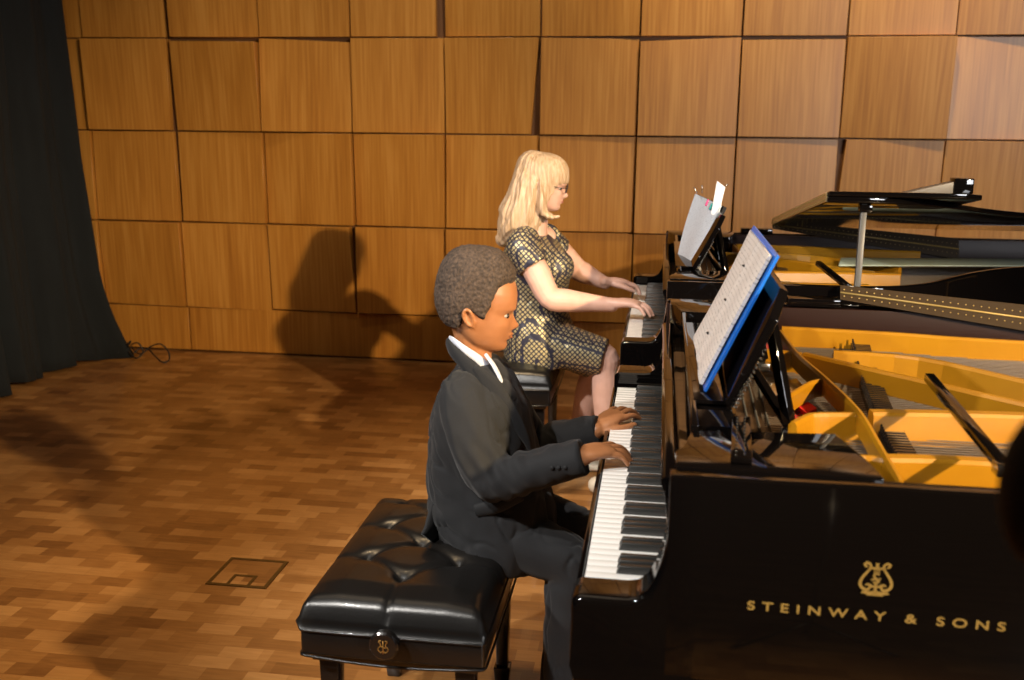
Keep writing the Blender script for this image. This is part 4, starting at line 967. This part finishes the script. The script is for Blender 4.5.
# dress
rows = [(372, 512, 566, .17), (360, 507, 580, .195), (346, 504, 580, .20), (328, 503, 572, .190), (308, 502, 566, .172), (290, 500, 567, .168), (272, 499, 571, .178), (256, 501, 566, .182), (243, 507, 558, .165), (234, 517, 549, .10)]
rows = rows[1:]
dr = [loft_rows(rows, YW_, sq=2.2)]
for h_, k_ in ((hN, kN), (hF, kF)):
    dr.append(tube([h_+[-.02, 0, 0], h_*.5+k_*.5+[0, 0, .0], k_*.99+h_*.01+[0, 0, -.002]], [.105, .095, .080], [.10, .090, .074], n=24, sub=6))
dr.append(tube([(hN+hF)/2, (hN*.1+kN*.9+hF*.1+kF*.9)/2], [.15, .12], [.075, .06], ref=(0, 1, 0), n=24, sub=4, sq=3))
dr.append(tube([sN+[.01, .05, .02], sN, sN*.62+eN*.38], [.062, .066, .064], n=24, sub=5)); dr.append(tube([sF+[.0, -.05, .02], sF, sF*.62+eF*.38], [.058, .060, .060], n=24, sub=5))
dr.append(ellipsoid(at(556, 268, Y=3.84), (.072, .08, .075))); dr.append(ellipsoid(at(556, 268, Y=3.98), (.072, .08, .075)))
fuse('dress', dr, .005, 5, DRESS, wom, .5, post=creases(.007, 34, 21))
for a_ in (aN, aF):
    s_ = obj('shoe', *tube([a_*[1, 1, 0]+[-.05, 0, .035], a_*[1, 1, 0]+[.0, 0, .034], a_*[1, 1, 0]+[.08, 0, .026], a_*[1, 1, 0]+[.165, 0, .016]], [.034, .038, .043, .030], [.034, .033, .026, .015], n=16, sub=4, round_caps=True), SHOEW, wom, smooth=True)
# ------------------------------------------------------------------ foam microphone at the right edge
mc = at(1048, 488, Y=.62); mic = empty('microphone', (mc[0]+.16, mc[1]-.10, 0), 'dark foam-covered microphone on a stand at the right edge, close to the viewer', 'microphone')
V, F = ellipsoid(mc, (.028, .028, .052), 28, 20); o = obj('foam_windscreen', V, F, FOAM, mic, smooth=True)
base = np.array([mc[0]+.16, mc[1]-.10, 0])
obj('microphone_body', *tube([mc+[.02, 0, -.01], mc+[.08, -.03, -.03]], .010, n=16, sub=1), DBOARD, mic, smooth=True)
obj('boom', *tube([mc+[.08, -.03, -.03], base+[0, 0, 1.05]], .006, n=12, sub=1), DBOARD, mic, smooth=True)
obj('pole', *tube([base+[0, 0, 1.05], base+[0, 0, .06]], .009, n=12, sub=1), DBOARD, mic, smooth=True)
for k in range(3):
    t = k*2.094+.4; obj('leg', *tube([base+[0, 0, .16], base+[.22*math.cos(t), .22*math.sin(t), .008]], .007, n=10, sub=1), DBOARD, mic, smooth=True)
# ------------------------------------------------------------------ lights
def look(o, tgt):
    d = Vector(tgt)-o.location; o.rotation_euler = d.to_track_quat('-Z', 'Y').to_euler()
def spot(name, loc, tgt, e, col, ang, blend, r):
    l = bpy.data.lights.new(name, 'SPOT'); l.energy = e; l.color = col; l.spot_size = math.radians(ang); l.spot_blend = blend; l.shadow_soft_size = r
    o = bpy.data.objects.new(name, l); COL.objects.link(o); o.location = loc; look(o, tgt); return o
def area(name, loc, tgt, e, col, sx, sy, spread=180):
    l = bpy.data.lights.new(name, 'AREA'); l.shape = 'RECTANGLE'; l.size = sx; l.size_y = sy; l.energy = e; l.color = col; l.spread = math.radians(spread)
    o = bpy.data.objects.new(name, l); COL.objects.link(o); o.location = loc; look(o, tgt); return o
spot('stage_spot', (2.75, -.2, 2.55), (-1.05, 3.3, -.1), 1600, (1, .74, .42), 58, .8, .05)
spot('stage_spot', (-3.9, -.4, 4.0), (.0, 2.85, .8), 800, (1, .95, .88), 32, .7, .06)
spot('stage_spot', (-1.9, -.9, 4.0), (-.05, 2.7, .75), 750, (1, .95, .88), 34, .7, .06)
for x, e, z in ((-1.95, 170, 2.9), (-.6, 230, 3.05), (.75, 430, 2.7), (2.2, 330, 2.9)):
    spot('ceiling_spot', (x, 4.6, 4.45), (x, 5.8, z), e, (1, .82, .58), 60, .95, .06)
spot('ceiling_spot', (-1.3, 2.2, 4.4), (-1.0, 3.3, 0), 380, (1, .70, .38), 42, .95, .12)
area('soft_window', (4.6, -3.2, 2.5), (1.2, 5.8, 1.5), 55, (.95, .96, 1), 2.0, 1.6, 78)
area('ceiling_fill', (-1.5, 2.5, 4.5), (-1, 3.2, 0), 20, (1, .8, .58), 3, 2)  # added warm fill from overhead, not an actual lamp panel
w = bpy.data.worlds.new('world'); SC.world = w; w.use_nodes = True; w.node_tree.nodes['Background'].inputs[0].default_value = (.05, .035, .022, 1)
